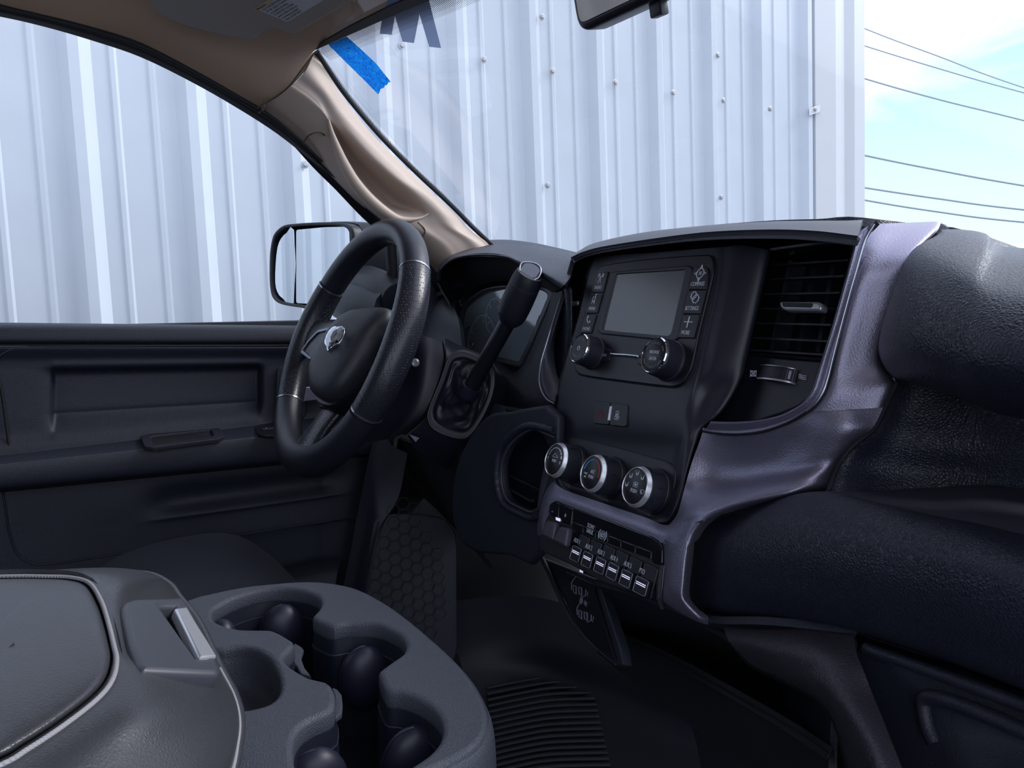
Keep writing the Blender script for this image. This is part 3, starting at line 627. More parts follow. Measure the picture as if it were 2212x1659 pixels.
for q in (((720,716),(727,711),(727,719),(721,729),(715,737),(714,728)), ((733,720),(739,712),(742,718),(738,730),(730,738),(728,732)), ((711,740),(716,738),(715,748),(711,750)), ((722,742),(728,744),(722,749),(717,750))):
    plate('badge_slot', HB, [HB.uv(px, py, e0 + .008) for px, py in q], 'piano', bd, .001, e0 + .0085, .0002)
c = HB.uv(696, 786, .018); text('airbag_lettering', HB, 'AIRBAG', c[0], c[1], .0058, 'dark', wh, .0165, ext=.0012)
c = HB.uv(742, 752, .020)
tube('horn_mark', [HB.w(c[0] - .004 + .0035*math.cos(t), c[1] - .001 + .0022*math.sin(t), .0208) for t in (0, 1, 2, 3, 4, 5, 6)] + [HB.w(c[0] + .006, c[1] + .004, .0208)], .0004, 'dark', wh, 6, 3)
# ================================================================== COLUMN, SHIFTER
col = thing('steering_column', X(930, 850, -.40), 'black steering column shroud behind the wheel with the shifter boot on its side', 'steering column')
c0 = [(838,722,-.45),(820,770,-.44),(800,830,-.44),(780,900,-.44),(770,960,-.45)]
c1 = [(878,724,-.40),(880,775,-.395),(870,840,-.395),(850,905,-.40),(830,950,-.42)]
c2 = [(915,726,-.38),(918,778,-.37),(905,850,-.37),(880,910,-.38),(850,945,-.40)]
c3 = [(955,738,-.375),(957,780,-.365),(940,840,-.362),(912,898,-.37),(868,938,-.40)]
surf('front_shroud', [[X(*p) for p in c] for c in (c0, c1, c2, c3)], 'bezel', col, 6, 6, .004, sharp=70)
surf('column_gap', [[X(p[0] + 2, p[1], p[2] - .006) for p in c3], [X(p[0] + 9, p[1] + 2, p[2] - .008) for p in c3]], 'dark', col, 6, 2, .004)
d0 = [(961,730,-.38),(963,775,-.358),(948,842,-.355),(920,902,-.362),(880,942,-.39)]
d1 = [(985,742,-.385),(990,790,-.345),(972,860,-.342),(940,930,-.35),(905,975,-.39)]
d2 = [(1028,760,-.39),(1052,800,-.33),(1040,880,-.33),(1000,955,-.335),(960,1010,-.40)]
d3 = [(1060,778,-.42),(1088,820,-.345),(1082,880,-.335),(1050,950,-.345),(1010,1005,-.41)]
d4 = [(1080,800,-.46),(1110,850,-.38),(1104,900,-.37),(1085,960,-.38),(1050,1010,-.44)]
surf('rear_shroud', [[X(*p) for p in c] for c in (d0, d1, d2, d3, d4)], 'bezel', col, 6, 6, .004, sharp=70)
lathe('lock_screw', Frame(X(897, 783, -.372), (1, -.5, 0)), 0, 0, [(.006, 0), (.006, .002), (.004, .003), (.0035, .000)], 'satinchrome', col, 14)
lathe('shroud_screw', Frame(X(848, 862, -.385), (1, -.6, 0)), 0, 0, [(.004, 0), (.004, .002), (.002, .001)], 'dark', col, 14)
frompy('release_tab', [X(884, 938, -.37), X(906, 946, -.37), X(898, 955, -.37), X(884, 938, -.38), X(906, 946, -.38), X(898, 955, -.38)], [(0,1,2),(5,4,3),(0,3,4,1),(1,4,5,2),(2,5,3,0)], 'satin', col)
BF = Frame(X(1000, 850, -.330), (.80, -.56, .10))
bo = [(975,765),(990,757),(1010,757),(1037,768),(1060,782),(1071,802),(1072,826),(1066,856),(1054,886),(1040,912),(1022,938),(1004,950),(978,947),(948,936),(930,922),(924,902),(928,882),(940,852),(955,815),(966,783)]
bu = [BF.uv(*p) for p in bo]; bc = (sum(p[0] for p in bu)/20, sum(p[1] for p in bu)/20)
def sc(pts, s, c=bc): return [((a-c[0])*s+c[0], (b-c[1])*s+c[1]) for a, b in pts]
plate('boot_bezel', BF, smooth2(bu, 3), 'bezel', col, .010, .008, .003, [smooth2(sc(bu, .80), 3)])
plate('boot_bezel_lip', BF, smooth2(sc(bu, .97), 3), 'satin2', col, .004, .0095, .0018, [smooth2(sc(bu, .93), 3)])
gear = thing('gear_lever', BF.w(0, 0, 0), 'black column shift lever with soft knob and ribbed end cap in front of the gauges', 'gear lever')
lb_, lt_ = X(1017, 838, -.300), X(1100, 690, -.235)
rings = []
lc = BF.uv(1016, 832, .03)
for i, (s, h) in enumerate(((.84, .000), (.76, .003), (.64, .004), (.53, .008), (.42, .012), (.31, .017), (.19, .022), (.12, .024))):
    t = i/7; row = []
    for k, (a, b) in enumerate(sc(bu, s)):
        w_ = .22 if 0 < i < 7 else 0; f = 1 + w_*.16*math.sin(k*1.9 + i*1.3) ; cx2 = bc[0]*(1-t**1.5) + lc[0]*t**1.5; cy2 = bc[1]*(1-t**1.5) + lc[1]*t**1.5
        row.append(BF.w(cx2 + (a-bc[0])*f, cy2 + (b-bc[1])*f, h + w_*.010*math.sin(k*1.7 + i*2.1)))
    rings.append(row)
surf('shifter_boot', rings, 'bezel', gear, 3, 5, .001, closed=True, sharp=80)
ldir = (lt_ - lb_).normalized()
tube('boot_collar', [lb_ - ldir*.012, lb_ + ldir*.004], [.0135, .0145], 'rubpad', gear, 20, 1)
tube('lever_shaft', [lb_ - ldir*.02, lb_*.5 + lt_*.5, lt_ + ldir*.02], .0108, 'black', gear, 20, 4)
kt = X(1146, 588, -.195); KF = Frame(kt, (.74, -.36, .56), (1, .3, 0))
kp = [lt_ - ldir*.006, lt_ + ldir*.004, lt_.lerp(kt, .2), lt_.lerp(kt, .45), lt_.lerp(kt, .72), lt_.lerp(kt, .86), lt_.lerp(kt, .97)]
tube('knob', kp, [.0115, .0180, .0200, .0205, .0200, .0190, .0170], 'bezel', gear, 28, 6, up=KF.n, flat=.9, sharp=70)
kd = (kt - lt_).normalized()
tube('knob_seam', [lt_.lerp(kt, .72), lt_.lerp(kt, .72) + kd*.0012], [.0200, .0200], 'satin2', gear, 28, 1, up=KF.n, flat=.9)
face = [KF.uv(*p) for p in ((1126,568),(1140,566),(1156,569),(1168,578),(1169,592),(1162,604),(1148,607),(1134,602),(1124,592),(1121,580))]
fs_ = smooth2(face, 3)
dome('knob_cap', KF, fs_, [(.92, -.022), (1.04, -.010), (1.02, -.002), (.97, .001), (.5, .001)], 'bezel', gear)
plate('cap_ring', KF, fs_, 'ring', gear, .002, .002, .0006, [sc(fs_, .88, (sum(p[0] for p in fs_)/len(fs_), sum(p[1] for p in fs_)/len(fs_)))])
fc = (sum(p[0] for p in fs_)/len(fs_), sum(p[1] for p in fs_)/len(fs_))
rb = bmesh.new()
for k in range(-8, 9):
    x_ = fc[0] + k*.0013; hh = .0105*math.sqrt(max(0, 1 - (k/10.0)**2))
    q = [KF.w(x_ - .0004, fc[1] - hh, .0010), KF.w(x_ + .0004, fc[1] - hh, .0010), KF.w(x_ + .0004, fc[1] + hh, .0010), KF.w(x_ - .0004, fc[1] + hh, .0010)]
    q2_ = [p + KF.n*.0008 for p in q]; v8 = [rb.verts.new(p) for p in q + q2_]
    for f in ((4,5,6,7),(0,1,5,4),(1,2,6,5),(2,3,7,6),(3,0,4,7)): rb.faces.new([v8[i] for i in f])
frombm('cap_ribs', rb, 'printd', gear)['kind'] = 'stuff'
# ================================================================== INSTRUMENT CLUSTER
clu = thing('instrument_cluster', Y(1090, 700, .60), 'hooded gauge cluster with curved grey-blue lens behind the shift lever', 'gauge cluster')
lo = [(1002,674),(1011,660),(1028,645),(1048,632),(1066,626.5),(1085,623.5),(1125,623),(1160,626),(1178,629),(1188.6,639),(1184,652),(1178,667),(1169,688),(1160,708),(1150,733),(1138.7,756),(1131,770),(1123.5,781),(1095,775),(1062.8,769),(1045,767),(1022,760),(993,745),(996,710)]
LF = Frame(Y(1090, 700, .600), (.02, -1, .10))
lu = [LF.uv(*p) for p in lo]; lcx = (sum(p[0] for p in lu)/24, sum(p[1] for p in lu)/24)
plate('gauge_plate', LF, smooth2(sc(lu, 1.01, lcx), 2), 'lens', clu, .004, -.004, .0005)
plate('lens_rim', LF, smooth2(sc(lu, 1.12, (lcx[0] - .02, lcx[1] + .012)), 2), 'satin2', clu, .012, .006, .003, [smooth2(lu, 2)])
def gaug(cx, cy, r, n, nums):
    plate('gauge_ring', LF, circ(r, 40, cx, cy), 'gaugel', clu, .0004, .0002, .0001, [circ(r - .0012, 40, cx, cy)])
    for k in range(n):
        a = math.radians(215 - 250*k/(n-1)); L = .010 if k % 2 == 0 else .005
        d = V((math.cos(a), math.sin(a))); s = V((-d.y, d.x))*.0006; p, q = V((cx, cy)) + d*(r - .003), V((cx, cy)) + d*(r - .003 - L)
        plate('gauge_tick', LF, [tuple(p - s), tuple(p + s), tuple(q + s), tuple(q - s)], 'gaugel', clu, .0002, .0003, .00004)
g1 = LF.uv(1040, 745); g2 = LF.uv(1060, 690)
gaug(g1[0], g1[1], .052, 9, 0); gaug(g2[0] + .01, g2[1] + .006, .030, 7, 0)
tube('chrome_arc', [LF.P(*p, .003) for p in ((998,752),(1000,735),(1006,716),(1015,705))], .0012, 'ring', clu, 6, 5)
tube('chrome_arc', [LF.P(*p, .003) for p in ((1015,760),(1019,750),(1021,742),(1014,735))], .0012, 'ring', clu, 6, 5)
tube('chrome_arc', [LF.P(*p, .003) for p in ((1166,682),(1162,694),(1159,705))], .0018, 'ring', clu, 6, 5)
# hood: outer skin, lip and dark inner throat
h0 = [(946,600,.60),(952,572,.61),(972,552,.62),(1004,541,.63),(1041,536,.64),(1084,534,.64),(1139,538,.64),(1182,546,.63),(1240,559,.62)]
h1 = [(945,603,.56),(950,577,.56),(973,557,.565),(1006,548,.57),(1048,545,.57),(1090,546,.56),(1128,556,.55),(1170,568,.54),(1236,590,.52)]
h2 = [(946,606,.550),(951,581,.548),(975,560,.548),(1008,551,.546),(1051,549,.54),(1094,553,.53),(1118,562,.52),(1165,582,.505),(1222,612,.48)]
h3 = [(947,609,.552),(952,586,.550),(977,565,.550),(1010,556,.548),(1053,553,.542),(1096,559,.53),(1117,569,.52),(1158,587,.505),(1212,622,.48)]
hb0 = [(962,600,.75),(972,560,.78),(1000,530,.80),(1030,520,.82),(1060,518,.82),(1100,518,.82),(1150,524,.82),(1190,532,.8),(1245,545,.78)]
surf('cluster_hood', [[Y(*p) for p in c] for c in (hb0, h0, h1, h2, h3)], 'leather', clu, 4, 5, .004, sharp=70)
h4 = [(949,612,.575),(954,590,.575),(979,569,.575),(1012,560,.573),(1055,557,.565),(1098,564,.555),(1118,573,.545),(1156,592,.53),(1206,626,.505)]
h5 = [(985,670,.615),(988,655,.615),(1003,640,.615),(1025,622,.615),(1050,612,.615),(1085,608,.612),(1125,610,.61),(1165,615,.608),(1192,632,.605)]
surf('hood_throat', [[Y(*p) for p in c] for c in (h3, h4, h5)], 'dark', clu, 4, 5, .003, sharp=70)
surf('cluster_side', [[Y(*p) for p in c] for c in ([(947,609,.552),(958,632,.55),(972,656,.545),(980,700,.54),(985,740,.53)], [(960,615,.59),(975,650,.60),(985,690,.605),(992,730,.61),(1000,760,.61)], [(990,650,.62),(1000,672,.615),(998,700,.615),(994,745,.615),(1010,775,.62)])], 'dark', clu, 5, 4, .003)
plate('cluster_back', Frame(Y(1080, 700, .69), (0, -1, .2)), [Frame(Y(1080, 700, .69), (0, -1, .2)).uv(*p) for p in ((930,600),(985,560),(1100,556),(1200,575),(1260,600),(1240,900),(940,860))], 'dark', clu, .01, 0, .001)
# panel between cluster and stack, lower rim
r0 = [(1192,628,.59),(1186,660,.59),(1168,705,.59),(1146,757,.59),(1128,790,.59),(1108,803,.59),(1080,780,.595),(1050,775,.6)]
r1 = [(1202,632,.565),(1196,664,.562),(1178,712,.56),(1156,768,.56),(1136,802,.56),(1108,818,.56),(1070,800,.57),(1040,790,.58)]
r2 = [(1222,625,.50),(1222,665,.50),(1218,720,.50),(1208,790,.50),(1190,840,.50),(1150,880,.50),(1100,890,.53),(1060,880,.55)]
surf('cluster_bezel', [[Y(*p) for p in c] for c in (r0, r1)], 'satin2', clu, 5, 4, .004, sharp=70)
# ================================================================== DASHBOARD (driver side)
dash = thing('dashboard', V((0, .6, .45)), 'black grained plastic dashboard with padded passenger side and grey metallic centre trim', 'dashboard')
surf('driver_pad', [[Y(*p) for p in c] for c in (r1, r2, [(1232,620,.50),(1236,680,.50),(1232,760,.50),(1216,860,.50),(1204,900,.50),(1190,920,.50),(1100,930,.51),(1050,940,.52)])], 'leather', dash, 5, 5, .006, sharp=70)
# side trim left of the cluster (outer vent shoulder)
surf('left_shoulder', [[Y(*p) for p in c] for c in ([(905,700,.60),(925,668,.60),(955,640,.60),(975,655,.56)], [(900,720,.56),(922,690,.55),(955,668,.54),(990,690,.53)], [(900,745,.52),(930,735,.52),(965,740,.52),(1000,760,.52)])], 'grain', dash, 5, 5, .006)
tube('shoulder_line', [Y(*p) for p in ((912,714,.545),(925,690,.555),(942,670,.56),(962,655,.56))], .0016, 'satin', dash, 8, 5)
surf('left_corner', [[X(*p) for p in c] for c in ([(905,560,-.74),(925,600,-.73),(950,640,-.72),(985,660,-.70)], [(895,640,-.72),(905,660,-.71),(925,680,-.70),(945,700,-.69)], [(880,720,-.70),(890,730,-.69),(905,740,-.68),(920,750,-.67)])], 'grain', dash, 5, 4, .008)
# knee panel below column with round-cornered pocket near the stack
k0 = [(1090,820,.50),(1120,852,.49),(1150,872,.485),(1198,892,.48)]
k1 = [(1060,890,.46),(1100,895,.455),(1150,905,.45),(1196,922,.45)]
k2 = [(1010,985,.44),(1075,945,.435),(1130,915,.43),(1196,930,.44)]
k3 = [(990,1060,.44),(1060,1000,.432),(1100,950,.43),(1160,935,.44)]
surf('knee_upper', [[Y(*p) for p in c] for c in ([(1068,870,.50),(1100,880,.49),(1150,895,.485),(1198,908,.48)], [(1056,905,.46),(1100,905,.45),(1150,915,.445),(1196,922,.44)])], 'leather', dash, 5, 4, .006)
surf('knee_shelf_groove', [[Y(*p) for p in c] for c in ([(1090,876,.475),(1140,886,.470),(1198,902,.465)], [(1090,884,.47),(1140,895,.465),(1198,912,.46)])], 'dark', dash, 4, 2, .004)
po = [(1196,930),(1160,921),(1140,920),(1122,928),(1100,945),(1084,965),(1076,990),(1073,1020),(1075,1050),(1083,1078),(1096,1095),(1120,1108),(1148,1119),(1160,1112)]
pi_ = [(1196,944),(1165,930),(1150,927),(1130,936),(1110,952),(1095,972),(1086,995),(1083,1020),(1085,1050),(1092,1072),(1103,1086),(1125,1097),(1146,1106),(1160,1100)]
PF = Frame(Y(1130, 1010, .435), (.12, -1, .06))
outr = [(1205,902),(1100,890),(1050,900),(1010,950),(985,1010),(975,1080),(985,1150),(1020,1190),(1100,1200),(1165,1200)]
plate('knee_panel', PF, smooth2([PF.uv(*p) for p in outr], 3), 'grain', dash, .012, 0, .004, [[PF.uv(*p) for p in pi_] + [PF.uv(1190, 1000)]])
tube('pocket_rim', [PF.P(*p, .003) for p in po], .0045, 'leather', dash, 10, 5)
tube('pocket_lip', [PF.P(*p, .001) for p in pi_], .0018, 'satin2', dash, 8, 5)
surf('pocket_inside', [[PF.P(p[0], p[1], d_) for p in pi_] for d_ in (0, -.03)] + [[PF.P(1140 + (p[0]-1140)*.6, 1020 + (p[1]-1020)*.7, -.07) for p in pi_]], 'grain', dash, 3, 3, .003)
plate('pocket_back', PF, [PF.uv(*p, -.06) for p in ((1070,920),(1200,920),(1200,1120),(1070,1120))], 'grain', dash, .004, -.06, .001)
tube('pocket_ledge', [PF.P(*p, -.045) for p in ((1084,1018), (1110,1032), (1166,1058))], .0016, 'satin2', dash, 6, 4)
tube('pocket_ledge', [PF.P(*p, -.020) for p in ((1088,1046), (1100,1056), (1146,1082), (1152,1080))], .0016, 'satin2', dash, 6, 4)
surf('knee_lower', [[Y(*p) for p in c] for c in ([(860,948,.50),(940,975,.47),(1000,1010,.45),(1040,1080,.44)], [(850,1000,.55),(920,1040,.52),(980,1090,.49),(1030,1180,.46)], [(850,1030,.62),(920,1080,.60),(990,1150,.57),(1060,1230,.52)])], 'dark', dash, 5, 4, .006)
# ================================================================== CENTRE STACK
SO = CAM + ray(1398, 655)*.79; ta = math.radians(18.5)
S = Frame(SO, (0, -math.cos(ta), math.sin(ta)))
K3 = lambda *p: crop(p, 2.949, 1150, 460)
K4 = lambda *p: crop(p, 3.771, 1140, 900)
K5 = lambda *p: crop(p, 2.1826, 1500, 440)
def SU(pts, off=0): return [S.uv(p[0], p[1], off) for p in pts]
def SP(pts, off=0): return [S.P(p[0], p[1], p[2] if len(p) > 2 else off) for p in pts]
stk = thing('centre_stack', S.w(0, -.22, 0), 'tall matte black centre stack bezel carrying radio, switches and climate knobs', 'centre stack')
bz = [
 [(1264,578,-.05),(1281,560,-.004),(1300,554,0),(1420,545,0),(1540,535,0),(1566,533,-.002),(1601,530,-.005),(1664,541,-.019)],
 [(1250,640,-.05),(1263,625,-.004),(1280,620,0),(1410,620,0),(1528,628,0),(1553,630,-.002),(1585,634,-.005),(1650,605,-.019)],
 [(1236,700,-.05),(1248,690,-.004),(1264,688,0),(1400,700,0),(1512,704,0),(1536,706,-.002),(1568,708,-.005),(1631,690,-.019)],
 [(1216,770,-.04),(1226,765,-.004),(1242,765,0),(1380,780,0),(1494,784,0),(1518,788,-.002),(1550,790,-.005),(1612,773,-.019)],
 [(1200,830,-.03),(1210,828,-.004),(1226,830,0),(1360,840,0),(1476,846,0),(1500,850,-.002),(1530,850,-.010),(1597,824,-.018)],
 [(1197,875,-.02),(1203,875,-.004),(1218,878,0),(1340,890,0),(1456,898,0),(1486,902,-.001),(1512,902,-.006),(1560,888,-.014)],
 [(1199,915,-.01),(1203,915,-.003),(1216,918,-.001),(1330,925,-.002),(1450,935,-.002),(1478,938,-.001),(1496,936,-.003),(1519,926,-.012)],
 [(1199,945,-.008),(1204,945,-.002),(1218,950,-.004),(1320,960,-.006),(1440,975,-.006),(1470,978,-.003),(1484,975,-.002),(1502,960,-.008)],
 [(1195,1000,-.006),(1202,1000,-.002),(1222,1004,-.006),(1320,1020,-.008),(1425,1040,-.008),(1458,1045,-.004),(1470,1044,-.001),(1484,1020,-.006)],
 [(1200,1040,-.006),(1208,1043,-.002),(1232,1050,-.005),(1310,1075,-.006),(1400,1105,-.006),(1440,1110,-.003),(1456,1100,-.001),(1472,1066,-.006)],
 [(1204,1046,-.010),(1214,1052,-.003),(1250,1067,-.003),(1310,1088,-.003),(1390,1116,-.003),(1430,1128,-.003),(1450,1118,-.003),(1466,1096,-.010)]]
surf('stack_bezel', [SP(r + [(r[-1][0] - 13, r[-1][1], r[-1][2] - .024)]) for r in bz], 'bezel', stk, 5, 5, .004, sharp=70)
plate('stack_core', S, SU([(1275,545),(1330,524),(1600,505),(1850,505),(1830,600),(1770,850),(1560,960),(1440,1090),(1215,1030),(1215,900),(1230,700)], -.10), 'dark', stk, .01, -.10, .001)
plate('knob_surround', S, smooth2(SU([(1206,960),(1230,945),(1300,958),(1400,985),(1450,1002),(1462,1030),(1452,1075),(1435,1100),(1400,1100),(1300,1068),(1222,1042),(1206,1010)], -.005), 3), 'bezel', stk, .004, -.0035, .0015)
# hazard / traction pair
plate('hazard_switch', S, fillet(SU(K3((395,1195),(498,1205),(486,1350),(385,1340)), .001), .003, 3), 'black', stk, .004, .0012, .0006)
plate('traction_switch', S, fillet(SU(K3((506,1206),(612,1222),(596,1362),(492,1352)), .001), .003, 3), 'black', stk, .004, .0012, .0006)
plate('switch_divider', S, SU(K3((494,1232),(506,1230),(492,1322),(479,1322)), .002), 'satinchrome', stk, .003, .0024, .0004)
tri = SU(K3((415,1296),(440,1246),(452,1300)), .0014); plate('hazard_triangle', S, tri, 'red', stk, .0002, .0015, .00004, [offset2(tri, .0012)])
tri2 = SU(K3((428,1290),(440,1264),(445,1292)), .0014); plate('hazard_triangle', S, tri2, 'red', stk, .0002, .0015, .00004, [offset2(tri2, .0009)])
c = S.uv(*K3((536, 1308))[0], .0015); text('off_print', S, 'OFF', c[0], c[1], .0062, 'print', stk, .0013)
car = SU(K3((532,1262),(550,1260),(550,1282),(530,1282)), .0015); plate('traction_icon', S, fillet(car, .001, 2), 'print', stk, .0002, .0015, .00004, [offset2(car, .0009)])
for dx in (0, 12): tube('traction_icon', [S.P(*q, .0015) for q in K3((530+dx,1284),(536+dx,1288),(528+dx,1293),(534+dx,1298))], .0004, 'print', stk, 5, 3)
# ------------------------------------------------------------------ radio
rad = thing('car_radio', S.w(0, -.05, 0), 'touchscreen radio with grey blank display, six side buttons and two round knobs', 'car radio')
ro = SU([(1290,592),(1300,575),(1345,566),(1420,557),(1520,550),(1542,553),(1547,572),(1546,592),(1532,650),(1515,720),(1500,790),(1490,812),(1478,830),(1462,838),(1440,838),(1360,828),(1262,814),(1246,804),(1240,790),(1240,770),(1258,700),(1275,640)], .001)
plate('radio_groove', S, smooth2(ro, 3), 'dark', rad, .003, .0006, .0005)
plate('radio_face', S, smooth2(sc(ro, .985, (sum(p[0] for p in ro)/22, sum(p[1] for p in ro)/22)), 3), 'black', rad, .006, .0032, .0012)
so_ = SU([(1322,588),(1490,574),(1499,582),(1468,730),(1458,738),(1300,722),(1291,713)], .0035)
scr = SU([(1338,595),(1487,586),(1484,600),(1456,722),(1449,728),(1309,715),(1310,708)], .001)
plate('screen_frame', S, fillet(so_, .003, 3), 'bezel', rad, .004, .0052, .0012, [fillet(scr, .002, 3)])
plate('screen', S, fillet(offset2(scr, -.001), .002, 3), 'screen', rad, .001, .0040, .0002)
btn = [((1290,592),(1315,586),(1303,632),(1279,632),'RADIO'), ((1277,635),(1302,635),(1290,677),(1266,677),'MEDIA'), ((1265,679),(1289,680),(1277,720),(1254,720),'PHONE'),
       ((1500,577),(1534,574),(1527,626),(1489,626),'COMPASS'), ((1488,629),(1526,628),(1513,679),(1474,678),'SETTINGS'), ((1473,681),(1512,681),(1499,731),(1462,730),'MORE')]
for *q, s in btn:
    b = SU(q, .004); bt = plate('radio_button', S, fillet(b, [.012, .002, .001, .001] if s == 'RADIO' else [.002, .012, .001, .001] if s == 'COMPASS' else .001, 4), 'black', rad, .003, .0050, .0007)
    bx = sum(p[0] for p in b)/4; by = sum(p[1] for p in b)/4
    text('button_print', S, s, bx, by - .0062, .0056, 'print', bt, .0051)
    iy = by + .0042; T_ = .0052
    def seg(pts, r=.00045, closed=False, m='print'): tube('button_icon', [S.w(bx + a, iy + b_, T_ + .0002) for a, b_ in pts], r, m, bt, 5, 1, closed)
    if s == 'RADIO':
        seg([(-.0022, -.005), (0, .004), (.0022, -.005)]); seg([(-.001, -.001), (.001, -.001)])
        for d_ in (-1, 1): seg([(d_*.002, .0055), (d_*.0032, .004), (d_*.002, .0022)]); seg([(d_*.0035, .0065), (d_*.005, .004), (d_*.0035, .0012)])
    elif s == 'MEDIA': seg([(-.0028, -.005), (.0012, -.005), (.0012, .004), (-.0028, .004)], .00045, True); seg([(.0008, .002), (.0008, .007), (.0028, .0062)]); seg([(-.002, -.002), (.0004, -.002)], .0009)
    elif s == 'PHONE': seg([(-.003, .0045), (-.0032, .001), (-.001, -.002), (.0022, -.0038), (.0040, -.0025)], .0006); seg([(-.003, .0045), (-.0015, .003)], .0009); seg([(.0040, -.0025), (.0025, -.0012)], .0009)
    elif s == 'COMPASS':
        seg([(.0048*math.cos(t/12*6.283), .0048*math.sin(t/12*6.283)) for t in range(12)], .00045, True)
        for t in range(4): a = t*math.pi/2; seg([(.0045*math.cos(a-.3), .0045*math.sin(a-.3)), (.0080*math.cos(a), .0080*math.sin(a)), (.0045*math.cos(a+.3), .0045*math.sin(a+.3))], .0006)
        text('button_icon', S, 'N', bx, iy, .0062, 'print', bt, .0051)
    elif s == 'SETTINGS':
        for ox, oy, r in ((-.0018, .0022, .0032), (.002, -.0012, .0036)):
            seg([(ox + (r + (.0008 if t % 2 else 0))*math.cos(t/16*6.283), oy + (r + (.0008 if t % 2 else 0))*math.sin(t/16*6.283)) for t in range(16)], .0005, True)
    else: seg([(-.0055, 0), (.0055, 0)], .0006); seg([(0, -.0055), (0, .0055)], .0006)
def knob(parent, px, py, rf, L, material, ringm, ringw, knurl=True, taper=.0):
    u, v = S.uv(px, py, L + .003)
    k = lathe('knob_body', S, u, v, [(rf*1.12, 0), (rf*1.12, .002), (rf*1.06, .003), (rf*1.04, L*.55), (rf*1.02, L*.95), (rf*.96, L)], material, parent, 72, (2, 4, .0004) if knurl else None, base=.003)
    return u, v, k
for px, py, lab_ in ((1253, 753, 'p'), (1415, 768, 'e')):
    rf = .0165 if lab_ == 'p' else .0180
    u, v, k = knob(rad, px, py, rf, .020, 'bezel', 0, 0)
    lathe('knob_ring', S, u, v, [(rf*.99, 0), (rf*.99, .0018), (rf*.94, .0028), (rf*.90, .0022), (rf*.90, 0)], 'chrome', k, 60, base=.0225)
    lathe('knob_face', S, u, v, [(rf*.90, 0), (rf*.90, .0012), (rf*.85, .0018)], 'black', k, 48, base=.0230)
    tp_ = .0249
    if lab_ == 'p':
        tube('power_icon', [S.w(u + .0022*math.sin(t), v + .0022*math.cos(t), tp_) for t in [.7 + .49*i for i in range(11)]], .00032, 'print', k, 5, 1); tube('power_icon', [S.w(u, v + .003, tp_), S.w(u, v + .0006, tp_)], .00032, 'print', k, 5, 1)
        for q, n_, a0 in (('VOLUME', 6, 1), ('', 0, 0)):
            for i_, ch in enumerate(q): a = .62 - i_*.25; text('knob_print', S, ch, u + .0105*math.sin(-a), v + .0105*math.cos(a), .0030, 'printd', k, tp_ - .0002, rot=a)
        tube('knob_print', [S.w(u + .0095*math.sin(t), v - .0095*math.cos(t), tp_) for t in [-.8 + .2*i for i in range(9)]], .0003, 'printd', k, 5, 1)
    else:
        text('knob_print', S, 'BROWSE', u, v + .0027, .0046, 'print', k, tp_ - .0002); text('knob_print', S, 'ENTER', u, v - .0035, .0046, 'print', k, tp_ - .0002)
        tube('knob_print', [S.w(u - .008, v - .0004, tp_), S.w(u + .008, v - .0004, tp_)], .0002, 'printd', k, 5, 1)
        for i_, ch in enumerate('TUNE'): a = .42 - i_*.28; text('knob_print', S, ch, u + .0118*math.sin(-a), v + .0118*math.cos(a), .0034, 'printd', k, tp_ - .0002, rot=a)
        for i_, ch in enumerate('SCROLL'): a = -.62 + i_*.25; text('knob_print', S, ch, u + .0118*math.sin(a), v - .0118*math.cos(a), .0034, 'printd', k, tp_ - .0002, rot=a)
        for sg in (-1, 1):
            for f_ in (-1, 1): tube('knob_print', [S.w(u + sg*.0128*math.cos(t)*1, v + f_*.0128*math.sin(t), tp_) for t in (.35, .5, .65, .8)], .0003, 'printd', k, 5, 1)
for q, s, cp in ((((435,855),(500,872),(500,900),(490,945),(430,955)), 'MUTE', (460,908)), (((730,890),(690,890),(668,925),(668,965),(730,975)), 'SCRN', (712,930))):
    b = SU(K3(*q), .004); plate('radio_button', S, fillet(b, .003, 3), 'black', rad, .003, .0045, .0007)
    c = S.uv(*K3(cp)[0], .004); text('button_print', S, s, c[0], c[1], .0042, 'printd', rad, .0046)
plate('radio_bar', S, fillet(SU(K3((494,896),(500,892),(600,898),(675,906),(678,920),(672,922),(600,914),(500,908)), .006), .0008, 2), 'chrome', rad, .004, .0072, .0012)
